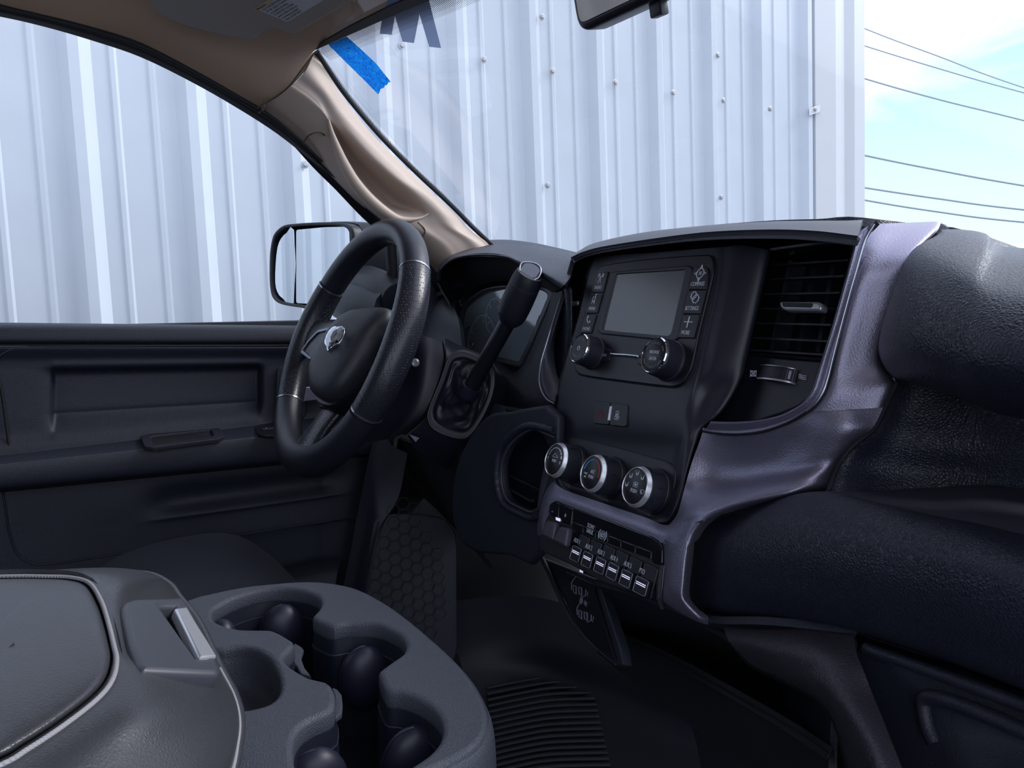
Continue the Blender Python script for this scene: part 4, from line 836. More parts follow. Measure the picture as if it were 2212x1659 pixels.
# ------------------------------------------------------------------ climate knobs
for kx, (px, py, lb) in enumerate(((1196, 992, 'round climate knob on the left with fan speed marks'), (1275.8, 1020.7, 'round climate knob in the middle with blue and red temperature arc'), (1369.5, 1049.5, 'round climate knob on the right with air direction marks'))):
    rf = .0175; L = .020; u, v = S.uv(px, py, L + .004)
    kt_ = thing('climate_knob', S.w(u, v, 0), lb, 'knob', 'climate knobs under the radio')
    lathe('knob_base', S, u, v, [(rf*1.22, -.004), (rf*1.22, .001), (rf*1.18, .002)], 'black', kt_, 56)
    lathe('knob_body', S, u, v, [(rf*1.12, 0), (rf*1.12, .003), (rf*1.10, .005), (rf*1.10, L*.85), (rf*1.06, L*.95)], 'bezel', kt_, 96, (2, 3, .0004))
    for a in range(0, 360, 45): 
        ar = math.radians(a + 20); d0_ = V((math.cos(ar), math.sin(ar))); tt = V((-d0_.y, d0_.x)); r_ = rf*1.105
        FR = Frame(S.w(u + d0_.x*r_, v + d0_.y*r_, L*.45), S.u*d0_.x + S.v*d0_.y, S.n); plate('grip_window', FR, fillet(rect(.009, .005), .001, 2), 'grain', kt_, .001, .0008, .0003)
    lathe('chrome_ring', S, u, v, [(rf*1.08, 0), (rf*1.09, .0010), (rf*1.0, .0046), (rf*.96, .0052), (rf*.94, .0046), (rf*.94, 0)], 'satinchrome', kt_, 64, base=L*.93, sharp=25)
    lathe('knob_face', S, u, v, [(rf*.94, 0), (rf*.94, .0036), (rf*.90, .0040)], 'black', kt_, 48, base=L*.95)
    h_ = L*.95 + .0040
    def arcp(r, a0, a1, m, w_=.0005, n=10): tube('knob_print', [S.w(u + r*math.cos(math.radians(a0 + (a1-a0)*i/n)), v + r*math.sin(math.radians(a0 + (a1-a0)*i/n)), h_ + .0001) for i in range(n + 1)], w_, m, kt_, 5, 1)
    if kx == 0:
        for i in range(8): arcp(.0126, 165 - i*20, 165 - i*20 - 15, 'print', .0003 + .00009*i, 3)
        text('knob_print', S, 'PUSH', u, v - .0015, .0044, 'print', kt_, h_); text('knob_print', S, '0', u - .0125, v, .0035, 'print', kt_, h_); text('knob_print', S, '*', u + .0115, v - .0035, .009, 'print', kt_, h_)
        tube('knob_print', [S.w(u + a*.001, v + b*.001, h_) for a, b in ((-5,3.5),(-3.5,4.2),(-2.5,6),(0,6.2),(2,4.5),(4.5,4),(5,2.5),(-5,2.5),(-5,3.5))], .0003, 'print', kt_, 5, 1)
    elif kx == 1:
        arcp(.0128, 172, 94, 'blue', .0006); arcp(.0128, 82, -12, 'redl', .0006)
        text('knob_print', S, 'A/C', u + .002, v + .0012, .0056, 'print', kt_, h_); text('knob_print', S, 'PUSH', u + .001, v - .0042, .0048, 'print', kt_, h_)
        text('knob_print', S, 'MAX', u - .0085, v - .0022, .0030, 'print', kt_, h_); text('knob_print', S, 'A/C', u - .0085, v - .0055, .0030, 'print', kt_, h_)
    else:
        text('knob_print', S, 'PUSH', u, v - .0045, .0050, 'print', kt_, h_)
        b = rect(.0062, .0046, u + .0005, v + .0015); plate('knob_print', S, fillet(b, .0006, 2), 'print', kt_, .0002, h_ + .0002, .00004, [fillet(offset2(b, .0006), .0004, 2)]); plate('knob_print', S, rect(.003, .002, u + .0005, v + .0015), 'print', kt_, .0002, h_ + .0002, .00004)
        for a in (186, 140, 95, 50):
            cx2, cy2 = u + .0115*math.cos(math.radians(a)), v + .0115*math.sin(math.radians(a)); tube('knob_print', [S.w(cx2 + p*.001, cy2 + q*.001, h_) for p, q in ((-1.8, .6), (-.6, -1.2), (1, -.8), (1.4, 1.4))], .0005, 'print', kt_, 5, 2)
            tube('knob_print', [S.w(cx2 + .0014, cy2 + .0024, h_), S.w(cx2 + .0018, cy2 + .0024, h_)], .0006, 'print', kt_, 5, 1); tube('knob_print', [S.w(cx2 - .0026, cy2 + .0014, h_), S.w(cx2 - .0030, cy2 + .0022, h_)], .0003, 'print', kt_, 5, 1)
        cx2, cy2 = u + .0118, v - .0032; tube('knob_print', [S.w(cx2 + p*.001, cy2 + q*.001, h_) for p, q in ((-2.8, 1.6), (0, 2.2), (2.8, 1.6), (1.6, -1.2), (-1.6, -1.2), (-2.8, 1.6))], .0003, 'print', kt_, 5, 1)
        tube('knob_print', [S.w(cx2 + p*.001, cy2 + q*.001, h_) for p, q in ((-1, .8), (-1.2, -.2), (-.8, -1), (-1, -2))], .0003, 'print', kt_, 5, 1)
    box('pointer', S, u - rf*1.12, u - rf*1.02, v - .002 if kx else v - .001, v + .001, L*.93, L*.93 + .003, 'print', kt_, .0003)
# ------------------------------------------------------------------ grey metallic surround
sur = thing('stack_surround', S.w(.16, -.2, 0), 'grey metallic surround framing the centre stack and right air vent', 'dashboard trim')
# brow over the stack
b0 = K3((252,298),(262,265),(300,240),(400,190),(700,125),(1100,80),(1500,52),(1800,46),(2110,40))
b1 = K3((252,300),(262,272),(302,250),(405,203),(705,140),(1100,96),(1500,70),(1800,66),(2095,66))
b2 = K3((252,302),(265,290),(320,262),(440,228),(750,180),(1100,142),(1500,128),(1800,138),(2072,168))
b3 = K3((254,306),(268,300),(325,275),(445,242),(755,194),(1105,152),(1500,137),(1800,148),(2062,180))
surf('brow', [SP([(*p, -.075) for p in b0]), SP([(*p, -.03) for p in b1]), SP([(*p, .014) for p in b2]), SP([(*p, .010) for p in b3]), SP([(p[0], p[1] + 3, -.03) for p in b3])], 'satin2', sur, 5, 5, .004, sharp=70)
surf('brow_underside', [SP([(p[0], p[1] + 2, .004) for p in b3]), SP([(p[0] + 2, p[1] + 14, -.04) for p in b3]), SP([(p[0] + 2, p[1] + 30, -.07) for p in b3])], 'black', sur, 5, 3, .003)
# left strip
l0 = K3((250,300),(215,420),(180,540),(130,700),(90,830),(60,930),(48,1000),(44,1080),(60,1140),(95,1190),(135,1212))
l1 = K3((262,306),(228,425),(196,545),(150,700),(118,830),(100,930),(98,1000),(104,1060),(120,1110),(135,1150),(150,1165))
l2 = K3((268,310),(236,428),(206,548),(166,700),(140,830),(140,930),(150,1000),(160,1040),(172,1070),(180,1100),(185,1120))
surf('left_strip', [SP([(*p, -.040) for p in l0]), SP([(p[0] + 1.5, p[1], .000) for p in l0]), SP([(*p, -.002) for p in l1]), SP([(*p, -.012) for p in l2])], 'satin2', sur, 5, 3, .003, sharp=70)
tube('edge_line', SP([(p[0] + .5, p[1], .001) for p in l0]), .0012, 'ring', sur, 8, 5)
surf('lower_left_strip', [SP([(*p, -.03) for p in K4((165,-20),(190,20),(208,90),(205,180),(180,260),(130,420),(95,600),(75,800),(80,960))]), SP([(*p, -.004) for p in K4((200,-20),(222,20),(240,90),(238,180),(222,280),(205,420),(215,520),(240,570),(300,600))])], 'satin', sur, 5, 3, .003)
# right leg: inner strip, raised line, broad face
n0 = K5((757,170),(742,250),(700,400),(655,560),(600,740),(575,820),(555,880),(520,930),(480,962),(400,1000),(300,1022),(200,1030),(120,1030),(75,1028))
n1 = K5((820,105),(785,210),(745,370),(700,540),(640,740),(618,820),(595,885),(560,935),(520,970),(430,1018),(320,1052),(210,1066),(120,1066),(52,1062))
n2 = K5((868,92),(812,160),(768,300),(722,460),(665,700),(640,810),(612,890),(575,945),(535,980),(440,1035),(320,1075),(210,1088),(120,1084),(40,1072))
surf('inner_strip', [SP([(p[0], p[1], -.040) for p in n0]), SP([(p[0] + .5, p[1], .004) for p in n0]), SP([(*p, .001) for p in n1]), SP([(p[0] - 1, p[1], .000) for p in n2]), SP([(p[0], p[1], -.004) for p in n2])], 'satin', sur, 5, 4, .003, sharp=70)
tube('edge_line', SP([(p[0]*.4 + q[0]*.6, p[1]*.4 + q[1]*.6, .0002) for p, q in zip(n1, n2)][:9]), .0016, 'ring', sur, 8, 5)
tube('surround_groove', SP([(*p, -.0005) for p in n2]), .0013, 'dark', sur, 6, 5)
o0 = [(p[0] + 1, p[1] + 1) for p in n2]
o2 = K5((1110,84),(1090,105),(1000,260),(940,430),(880,650),(885,740),(930,815),(945,850),(900,960),(850,1060),(760,1130),(700,1190),(660,1270),(636,1356))
o2 = [(2034,478),(2022,502),(1976,552),(1945,640),(1912,735),(1906,780),(1925,812),(1932,832),(1912,880),(1888,926),(1850,957),(1822,985),(1803,1022),(1791,1061)]
def lerp2(a, b, t): return (a[0] + (b[0]-a[0])*t, a[1] + (b[1]-a[1])*t)
dm = [(.0, -.0), (.15, -.001), (.45, -.008), (.75, -.015), (.93, -.021), (1.0, -.030)]
rows = []
for t, d_ in dm:
    row = []
    for i, (a, b) in enumerate(zip(o0, o2)):
        top = -.03*max(0, 1 - i/1.5) - .045*t*max(0, 1 - i/2); q = lerp2(a, b, t); dd = d_*(1 if i > 0 else .6) + top
        row.append((*q, dd - .0015))
    rows.append(SP(row))
surf('right_leg', [r[:9] for r in rows], 'satin', sur, 5, 5, .004, sharp=75)
# lower body: from the hollow under the vent down round the switch bank
g0 = K5((40,1074),(120,1086),(210,1090),(320,1077),(440,1037),(535,982),(610,960),(700,1000),(760,1100),(700,1190),(636,1356))
rowsb = [
 [(1518,933,-.003),(1560,938,-.003),(1600,941,-.002),(1652,935,-.002),(1702,917,-.002),(1745,891,-.002),(1820,886,-.0095),(1911,880,-.0315)],
 [(1508,962,-.004),(1555,972,-.009),(1605,974,-.010),(1660,966,-.010),(1715,950,-.009),(1775,932,-.006),(1835,925,-.0115),(1889,927,-.030)],
 [(1495,998,-.003),(1545,1010,-.013),(1600,1012,-.016),(1660,1004,-.016),(1720,990,-.013),(1775,975,-.012),(1818,964,-.017),(1852,958,-.029)],
 [(1484,1035,.000),(1530,1042,-.010),(1590,1043,-.013),(1650,1034,-.013),(1705,1022,-.013),(1755,1008,-.014),(1795,997,-.019),(1822,988,-.028)],
 [(1474,1072,.002),(1520,1072,.004),(1570,1070,.005),(1625,1062,.004),(1675,1052,.000),(1720,1042,-.005),(1765,1032,-.014),(1804,1023,-.028)],
 [(1462,1112,.002),(1500,1105,.013),(1540,1098,.014),(1590,1088,.012),(1645,1078,.006),(1700,1068,.000),(1745,1058,-.012),(1793,1050,-.028)],
 [(1440,1140,.000),(1480,1132,.010),(1512,1125,.016),(1550,1114,.008),(1600,1100,-.002),(1660,1085,-.014),(1720,1074,-.024),(1790,1064,-.036)]]
surf('lower_hollow', [SP(r) for r in rowsb], 'satin', sur, 6, 6, .004, sharp=75)
rowsc = [
 [(1180,1045,-.012),(1196,1042,-.002),(1220,1058,.000),(1300,1086,.000),(1400,1120,.000),(1436,1134,.000),(1478,1128,.010),(1515,1122,.014),(1560,1110,-.006)],
 [(1170,1070,-.014),(1184,1066,.000),(1215,1075,.003),(1295,1104,.003),(1390,1138,.003),(1432,1152,.004),(1468,1155,.010),(1494,1152,.014),(1528,1136,-.004)],
 [(1163,1100,-.016),(1176,1092,.000),(1205,1092,.002),(1290,1120,.002),(1385,1158,.002),(1428,1172,.004),(1456,1182,.010),(1484,1180,.014),(1508,1166,-.004)]]
surf('lower_band', [SP(r) for r in rowsc], 'satin', sur, 5, 5, .004, sharp=75)
rowsd = [
 [(1424,1165,.000),(1434,1165,.005),(1452,1172,.010),(1474,1172,.014),(1488,1170,.013),(1500,1172,-.004)],
 [(1430,1190,.000),(1440,1192,.005),(1450,1205,.010),(1468,1210,.014),(1482,1210,.013),(1496,1214,-.004)],
 [(1428,1235,-.002),(1436,1240,.004),(1446,1245,.010),(1464,1250,.013),(1478,1252,.012),(1491,1255,-.006)],
 [(1424,1270,-.004),(1432,1275,.003),(1444,1280,.008),(1462,1285,.011),(1476,1288,.010),(1491,1290,-.008)],
 [(1425,1292,-.010),(1434,1300,.000),(1450,1308,.004),(1470,1312,.006),(1488,1308,.006),(1506,1312,-.010)],
 [(1440,1305,-.020),(1452,1312,-.010),(1470,1324,-.004),(1490,1332,-.002),(1510,1334,-.002),(1529,1332,-.012)],
 [(1455,1312,-.030),(1470,1322,-.020),(1488,1334,-.012),(1505,1343,-.010),(1518,1347,-.010),(1530,1349,-.016)]]
surf('right_foot', [SP(r) for r in rowsd], 'satin', sur, 5, 5, .004, sharp=75)
surf('lower_left_leg', [SP(r) for r in ([(1170,1068,-.014),(1180,1066,-.004),(1200,1078,.000),(1196,1090,.0)], [(1164,1100,-.014),(1172,1098,-.002),(1188,1090,.001),(1190,1100,.001)], [(1160,1130,-.016),(1168,1128,-.003),(1180,1118,-.001),(1186,1125,-.001)], [(1160,1155,-.018),(1168,1158,-.006),(1172,1150,-.003),(1180,1150,-.003)])], 'satin', sur, 4, 4, .003)
# ------------------------------------------------------------------ air vents
def vent(name, label, region, slats, back, tab, parent_loc):
    v_ = thing(name, parent_loc, label, 'air vent', 'dashboard air vents'); return v_
vt = thing('air_vent', S.P(1720, 700, -.04), 'large air vent right of the touchscreen with chrome-ringed tab on black slats', 'air vent')
bk = K3((1325,198),(1513,236),(2052,182),(1970,500),(1890,800),(1835,980),(1780,1160),(1700,1230),(1600,1275),(1440,1325),(1120,1322),(1240,1200),(1320,1060),(1365,920),(1440,560))
OFV = -.034
plate('vent_back', S, SU(bk, -.085), 'dark', vt, .003, -.085, .0005)
surf('vent_wall', [SP([(*p, -.004) for p in K3((2053,182),(2000,400),(1945,620),(1895,800),(1840,960),(1782,1160))]), SP([(*p, -.085) for p in K3((2030,190),(1980,400),(1925,620),(1875,800),(1820,960),(1762,1150))])], 'black', vt, 4, 2, .002, lin=True)
fp = K3((1395,905),(1640,930),(1842,945),(1815,1040),(1782,1160),(1700,1230),(1600,1272),(1440,1322),(1280,1330),(1120,1320),(1200,1260),(1260,1190),(1310,1080),(1362,925))
plate('vent_face', S, SU(fp, OFV), 'black', vt, .006, OFV, .0015)
surf('vent_sill', [SP([(*p, OFV) for p in K3((1362,925),(1420,905),(1640,922),(1845,940))]), SP([(*p, OFV - .004) for p in K3((1375,912),(1430,885),(1640,900),(1850,915))]), SP([(*p, OFV - .028) for p in K3((1392,895),(1440,872),(1640,882),(1852,892))])], 'black', vt, 4, 3, .002)
surf('vent_head', [SP([(*p, -.01) for p in K3((1513,240),(1700,215),(1850,200),(2045,190))]), SP([(*p, -.05) for p in K3((1515,255),(1560,262),(1850,268),(2030,272))]), SP([(*p, -.075) for p in K3((1520,300),(1600,304),(1850,308),(2015,308))])], 'black', vt, 4, 3, .002)
sl = [((1535,308),(2012,314)), ((1505,402),(1985,412)), ((1478,500),(1958,516)), ((1458,594),(1932,616)), ((1432,688),(1905,716)), ((1408,780),(1878,822)), ((1385,872),(1852,892))]
for (a, b) in sl:
    a, b = K3(a, b); p, q = S.P(a[0], a[1], OFV), S.P(b[0], b[1], OFV); z_ = (p + q)/2; q.z = p.z = z_.z
    d_ = S.n*-.024 + S.v*.007; t_ = S.v*.0016
    frompy('vent_slat', [p, q, q + d_, p + d_, p - t_, q - t_, q + d_ - t_, p + d_ - t_], [(0,1,2,3),(7,6,5,4),(0,4,5,1),(1,5,6,2),(2,6,7,3),(3,7,4,0)], 'bezel', vt)
for (x0, x1) in ((1632, 1505), (1790, 1680), (1905, 1800)):
    p, q = K3((x0, 300), (x1, 890)); tp3, bt3 = S.P(*p, -.062), S.P(*q, -.062); w_ = S.u*.0045
    frompy('vent_vane', [tp3, tp3 + w_, bt3 + w_, bt3] + [x_ - S.n*.02 for x_ in (tp3, tp3 + w_, bt3 + w_, bt3)], [(0,1,2,3),(7,6,5,4),(0,4,5,1),(1,5,6,2),(2,6,7,3),(3,7,4,0)], 'ring' if x0 < 1700 else 'satin2', vt)
tb = fillet(SU(K3((1570,562),(1820,562),(1842,580),(1838,622),(1600,618),(1575,600)), OFV + .012), .003, 4)
vtab = plate('vent_tab', S, tb, 'satinchrome', vt, .010, OFV + .012, .0025)
plate('tab_inset', S, fillet(SU(K3((1590,572),(1790,576),(1782,604),(1596,600)), OFV + .012), .0035, 4), 'black', vtab, .002, OFV + .0128, .0005)
def thumbwheel(parent, q, off, r=.018, ringc='satinchrome'):
    b = K3(*q); L_, R_ = S.P(*b[0], off), S.P(*b[1], off); c = (L_ + R_)/2; w_ = (R_ - L_).length/2; hgt = .0055
    vs = []; fs = []; nseg = 40
    for s_ in (-1, 1):
        for k in range(nseg):
            a = math.pi*k/(nseg-1); rr = 1.0 if k % 2 else .985
            vs.append(c + S.u*(-math.cos(a)*w_*rr) + S.n*(math.sin(a)*.010*rr - .001) + S.v*(s_*hgt/1))
    for k in range(nseg - 1): fs.append((k, k+1, nseg+k+1, nseg+k))
    fs.append(tuple(range(nseg))); fs.append(tuple(range(2*nseg-1, nseg-1, -1)))
    o = frompy('thumbwheel', vs, fs, 'bezel', parent, 15)
    tube('wheel_edge', [c + S.u*(-math.cos(math.pi*k/12)*w_*1.01) + S.n*(math.sin(math.pi*k/12)*.0105) - S.v*(hgt + .0006) for k in range(3, 13)], .0009, ringc, o, 6, 2)
    tube('wheel_edge', [c + S.u*(-math.cos(math.pi*k/12)*w_*1.01) + S.n*(math.sin(math.pi*k/12)*.0105) + S.v*(hgt + .0004) for k in range(1, 12)], .0006, 'ring', o, 6, 2)
    return o, c, w_
plate('wheel_slot', S, fillet(SU(K3((1445,1000),(1685,1016),(1690,1072),(1455,1052)), OFV), .003, 3), 'dark', vt, .001, OFV + .0004, .0002)
tw, c_, w_ = thumbwheel(vt, ((1450,1024),(1684,1042)), OFV)
box('wheel_mark', Frame(c_, S.n), w_*.82, w_*.86, -.0035, .0035, .003, .0062, 'print', tw, .0004)
b = SU(K3((1391,1005),(1430,1005),(1427,1042),(1388,1042)), OFV); plate('closed_icon', S, b, 'print', vt, .0002, OFV + .0004, .00004, [offset2(b, .0012)])
for k in (0, 1): p, q = V(b[k]), V(b[k+2]); tube('closed_icon', [S.w(p.x, p.y, OFV + .0004), S.w(q.x, q.y, OFV + .0004)], .0005, 'print', vt, 5, 1)
for dy in (0, 11, 22):
    tube('open_icon', SP([(*p, OFV + .0004) for p in K3((1697,1032+dy),(1705,1028+dy),(1717,1034+dy),(1729,1038+dy),(1745,1038+dy))]), .0005, 'print', vt, 5, 3)
# left vent, seen at a sharp angle
vl = thing('air_vent', S.P(1245, 680, -.045), 'narrow sliver of the air vent left of the touchscreen', 'air vent')
plate('vent_back', S, SU(K3((268,300),(380,262),(370,420),(290,780),(235,900),(150,1060),(130,900),(190,600)), -.075), 'dark', vl, .003, -.075, .0005)
for y_, xl, xr in ((402,285,352),(465,268,335),(530,252,320),(600,236,300),(672,220,282),(742,205,262),(808,190,245)):
    a, b = K3((xl, y_), (xr + 30, y_ - 14)); p, q = S.P(a[0], a[1], -.035), S.P(b[0], b[1], -.035); q.z = p.z; q.y = p.y; d_ = S.n*-.02 + S.v*.006; t_ = S.v*.0016
    frompy('vent_slat', [p, q, q + d_, p + d_, p - t_, q - t_, q + d_ - t_, p + d_ - t_], [(0,1,2,3),(7,6,5,4),(0,4,5,1),(1,5,6,2),(2,6,7,3),(3,7,4,0)], 'bezel', vl)
plate('vent_tab', S, fillet(SU(K3((238,562),(292,555),(286,585),(230,594)), -.025), .002, 3), 'satinchrome', vl, .008, -.025, .002)
plate('vent_face', S, SU(K3((240,800),(300,790),(240,900),(200,1080),(186,1120),(150,1060),(150,930),(200,830)), -.040), 'black', vl, .004, -.040, .001)
lathe('thumbwheel', Frame(S.P(*K3((205, 905))[0], -.038), S.u, S.n), 0, 0, [(.011, -.006), (.012, -.005), (.012, .005), (.011, .006)], 'bezel', vl, 40, (1, 2, .0006))
# ------------------------------------------------------------------ switch bank
bank = thing('switch_bank', S.P(1300, 1200, .0), 'glossy black switch bank with six auxiliary switches below the climate knobs', 'switch bank')
SB = Frame(S.o + S.n*.004, S.n)
gb = K4((175,760),(185,705),(235,675),(380,740),(640,830),(900,930),(1020,975),(1080,1010),(1105,1070),(1100,1215),(1060,1210),(1040,1500),(600,1350),(330,1200),(90,1090),(80,1040),(130,850))
def BU(pts, off=0): return [SB.uv(p[0], p[1], off) for p in K4(*pts)]
plate('bank_body', SB, fillet([SB.uv(*p) for p in gb], .002, 3), 'black', bank, .012, -.002, .001)
plate('gloss_panel', SB, fillet(BU([(175,790),(182,712),(235,682),(380,742),(640,835),(900,935),(1015,975),(1075,1012),(1102,1072),(1098,1210),(1015,1195),(1018,1120),(880,1075),(370,895),(280,860)]), .003, 3), 'piano', bank, .004, .001, .0012)
surf('bank_side', [[SB.P(*p) for p in crop([(1060,1215,.0),(1050,1330,.0),(1045,1480,.0)], 3.771, 1140, 900)], [SB.P(*p) for p in crop([(1102,1210,.002),(1090,1330,.002),(1070,1480,.002)], 3.771, 1140, 900)], [SB.P(*p) for p in crop([(1112,1215,-.008),(1105,1330,-.008),(1110,1570,-.008)], 3.771, 1140, 900)]], 'satin2', bank, 4, 4, .003)
for q, s_, cp in (([(180,775),(235,690),(270,712),(262,820),(200,800)], '-', (216,772)), ([(272,712),(380,755),(365,890),(290,850),(264,820)], '+', (320,812))):
    plate('rocker_top', SB, fillet(BU(q), .001, 2), 'piano', bank, .003, .0022, .0006); c = BU([cp])[0]; text('bank_print', SB, s_, c[0], c[1], .009, 'print', bank, .0023)
plate('indicator_window', SB, BU([(243,822),(272,832),(272,856),(246,846)]), 'led', bank, .002, .0028, .0003)
for q in (((150,840),(215,865),(218,890),(198,1008),(108,968),(112,930)), ((255,892),(318,905),(322,925),(300,1060),(205,1015),(212,975))):
    b = BU(q, .012); tw_ = plate('toggle_paddle', SB, fillet(b, .003, 4), 'shelfp', bank, .008, .012, .0025); plate('toggle_stem', SB, fillet(sc(b, .6, (sum(p[0] for p in b)/len(b), sum(p[1] for p in b)/len(b))), .001, 2), 'black', tw_, .006, .005, .0005)
# upper row of blank tabs with print
for i, (x0, x1) in enumerate(((380,465),(470,565),(570,665),(672,772),(778,890),(898,1020))):
    y0 = 880 + (x0-380)*.38; y1 = 880 + (x1-380)*.38
    plate('bank_tab', SB, fillet(BU([(x0,y0-20),(x1,y1-20),(x1-2,y1+42),(x0-2,y0+42)]), .001, 2), 'piano', bank, .003, .0022, .0006)
c = BU([(525,910)])[0]; text('bank_print', SB, 'TOW/', c[0], c[1] + .0015, .0058, 'print', bank, .0024); c = BU([(522,942)])[0]; text('bank_print', SB, 'HAUL', c[0], c[1], .0058, 'print', bank, .0024)
c = BU([(625,968)])[0]
for r in (.0022, .0040): tube('brake_icon', [SB.w(c[0] + r*math.cos(t*.5236), c[1] + r*math.sin(t*.5236), .0026) for t in range(12)], .0003, 'print', bank, 5, 1, True)
for s_ in (-1, 1): tube('brake_icon', [SB.w(c[0] + s_*.0062*math.cos(t), c[1] + .0062*math.sin(t), .0026) for t in (-.8, -.4, 0, .4, .8)], .0004, 'print', bank, 5, 1)
tube('brake_icon', [SB.w(c[0] + .0012, c[1] + .0016, .0026), SB.w(c[0] - .0012, c[1], .0026), SB.w(c[0] + .0012, c[1] - .0016, .0026)], .0004, 'print', bank, 5, 1)
aux = [('AUX 1', (415,1016), (366,1030), (442,1118)), ('AUX 2', (511,1066), (458,1075), (540,1160)), ('AUX 3', (611,1110), (560,1120), (642,1208)), ('AUX 4', (717,1158), (660,1165), (752,1265)), ('AUX 5', (829,1210), (768,1220), (862,1330)), ('PTO', (945,1264), (882,1275), (990,1392))]
for i, (s_, cp, tl_, br_) in enumerate(aux):
    u0, v0 = BU([tl_], .0075)[0]; u1, v1 = BU([(br_[0], br_[1])])[0]; u1b, v1b = BU([(br_[0]-6, br_[1])])[0]
    cxu = u0 + .0088; vt_ = v0; sx_ = .0176 if i < 5 else .0195
    au = plate('auxiliary_switch', SB, fillet([(u0, vt_ - .0165), (u0 + sx_, vt_ - .0165), (u0 + sx_, vt_ + .011), (u0, vt_ + .011)], .0012, 2), 'black', bank, .010, .002, .001)
    plate('switch_paddle', SB, fillet([(u0 + .001, vt_ - .0155), (u0 + sx_ - .001, vt_ - .0155), (u0 + sx_ - .001, vt_ - .0015), (u0 + .001, vt_ - .0015)], .0014, 3), 'black', au, .005, .0075, .0012)
    ro_ = fillet([(u0 + .0012, vt_ - .0155), (u0 + sx_ - .001, vt_ - .0155), (u0 + sx_ - .001, vt_ - .0015), (u0 + .0012, vt_ - .0015)], .0014, 3)
    plate('paddle_edge', SB, ro_, 'ring', au, .001, .0077, .0002, [offset2(ro_, .0005)])
    plate('indicator_bar', SB, rect(sx_*.66, .0007, u0 + sx_/2, vt_ - .0062), 'led', au, .0004, .0079, .0001); plate('indicator_bar', SB, rect(sx_*.66, .0007, u0 + sx_/2, vt_ - .0078), 'led', au, .0004, .0079, .0001)
    c = BU([cp])[0]; text('switch_print', SB, s_, c[0], c[1], .0064, 'print', au, .0021, sx=.62)
# ------------------------------------------------------------------ lower console behind: ports
low = thing('lower_console', Y(1300, 1350, .45), 'dark lower dash console with power ports and open storage bin', 'dash console')
UF = Frame(Y(1260, 1310, .44), (-.35, -1, .25))
plate('port_panel', UF, [UF.uv(*p) for p in ((1172,1206),(1292,1255),(1340,1400),(1345,1436),(1330,1440),(1290,1405),(1250,1355),(1215,1290))], 'grain', low, .01, 0, .002)
plate('port_plate', UF, [UF.uv(*p, .002) for p in ((1222,1235),(1282,1262),(1330,1425),(1280,1385),(1244,1330))], 'black', low, .003, .003, .0008)
tube('console_edge', [UF.P(*p, .004) for p in ((1170,1204),(1185,1235),(1205,1280),(1228,1328),(1256,1368),(1290,1402),(1330,1436))], [.0034,.0034,.0034,.003,.002,.001,.0004], 'satin2', low, 8, 5)
for cx1, cy1, s_ in ((1250,1272,'1'), (1262,1326,'2')):
    for a, b in ((-8, 0), (4, 4)):
        q = [UF.uv(cx1 + a - 3, cy1 + b - 9, .003), UF.uv(cx1 + a + 4, cy1 + b - 6, .003), UF.uv(cx1 + a + 4, cy1 + b + 12, .003), UF.uv(cx1 + a - 2, cy1 + b + 8, .003)]; plate('port_socket', UF, q, 'printd', low, .001, .0042, .0002, [offset2(q, .0012)])
    for d_ in (-1, 1): tube('port_bracket', [UF.P(*p, .0045) for p in ((cx1 - d_*6, cy1 - d_*22 - 4), (cx1 - d_*15, cy1 - d_*14), (cx1 - d_*15, cy1 + 2))], .0005, 'printd', low, 5, 3)
    c = UF.uv(cx1 + 20, cy1 + 12, .004); text('port_print', UF, s_, c[0], c[1], .008, 'printd', low, .0045)
c = UF.uv(1266, 1304, .004); text('port_print', UF, 'AUX', c[0], c[1], .0065, 'printd', low, .0045)
lathe('aux_jack', UF, *UF.uv(1254, 1297, .004), [(.004, 0), (.004, .001), (.002, .001), (.002, 0)], 'printd', low, 16, base=.003)
surf('bin_roof', [[Y(*p) for p in c] for c in ([(1280,1262,.43),(1360,1285,.43),(1440,1315,.43),(1530,1345,.43),(1660,1350,.42),(1850,1370,.42)], [(1300,1330,.50),(1360,1345,.50),(1440,1360,.50),(1530,1380,.50),(1660,1420,.50),(1800,1490,.50)])], 'grain', low, 4, 3, .006)
surf('bin_floor', [[Y(*p) for p in c] for c in ([(1310,1355,.60),(1420,1385,.60),(1560,1440,.60),(1690,1510,.60),(1790,1570,.60)], [(1300,1360,.50),(1420,1408,.49),(1560,1480,.48),(1700,1560,.46),(1790,1620,.44)], [(1296,1368,.495),(1418,1420,.485),(1556,1496,.475),(1696,1582,.455),(1790,1645,.435)], [(1290,1410,.50),(1400,1500,.49),(1540,1600,.47),(1690,1720,.45),(1790,1800,.43)])], 'dark', low, 5, 4, .005, sharp=70)
surf('bin_back', [[Y(*p) for p in c] for c in ([(1290,1325,.495),(1360,1340,.495),(1440,1355,.495),(1530,1375,.495),(1660,1415,.495),(1810,1490,.495)], [(1290,1350,.602),(1360,1372,.602),(1440,1395,.602),(1560,1445,.602),(1690,1515,.602),(1800,1575,.602)])], 'dark', low, 4, 3, .006)
surf('bin_ledge', [[Y(*p) for p in c] for c in ([(1298,1364,.492),(1420,1412,.482),(1560,1484,.472),(1700,1566,.452),(1760,1605,.44)], [(1297,1368,.490),(1418,1416,.480),(1557,1488,.470),(1698,1571,.450),(1760,1611,.438)])], 'mat', low, 5, 2, .004)
surf('bin_side', [[Y(*p) for p in c] for c in ([(1690,1475,.56),(1740,1500,.52),(1795,1545,.44)], [(1700,1580,.53),(1745,1620,.50),(1790,1680,.44)])], 'grain', low, 4, 3, .005)
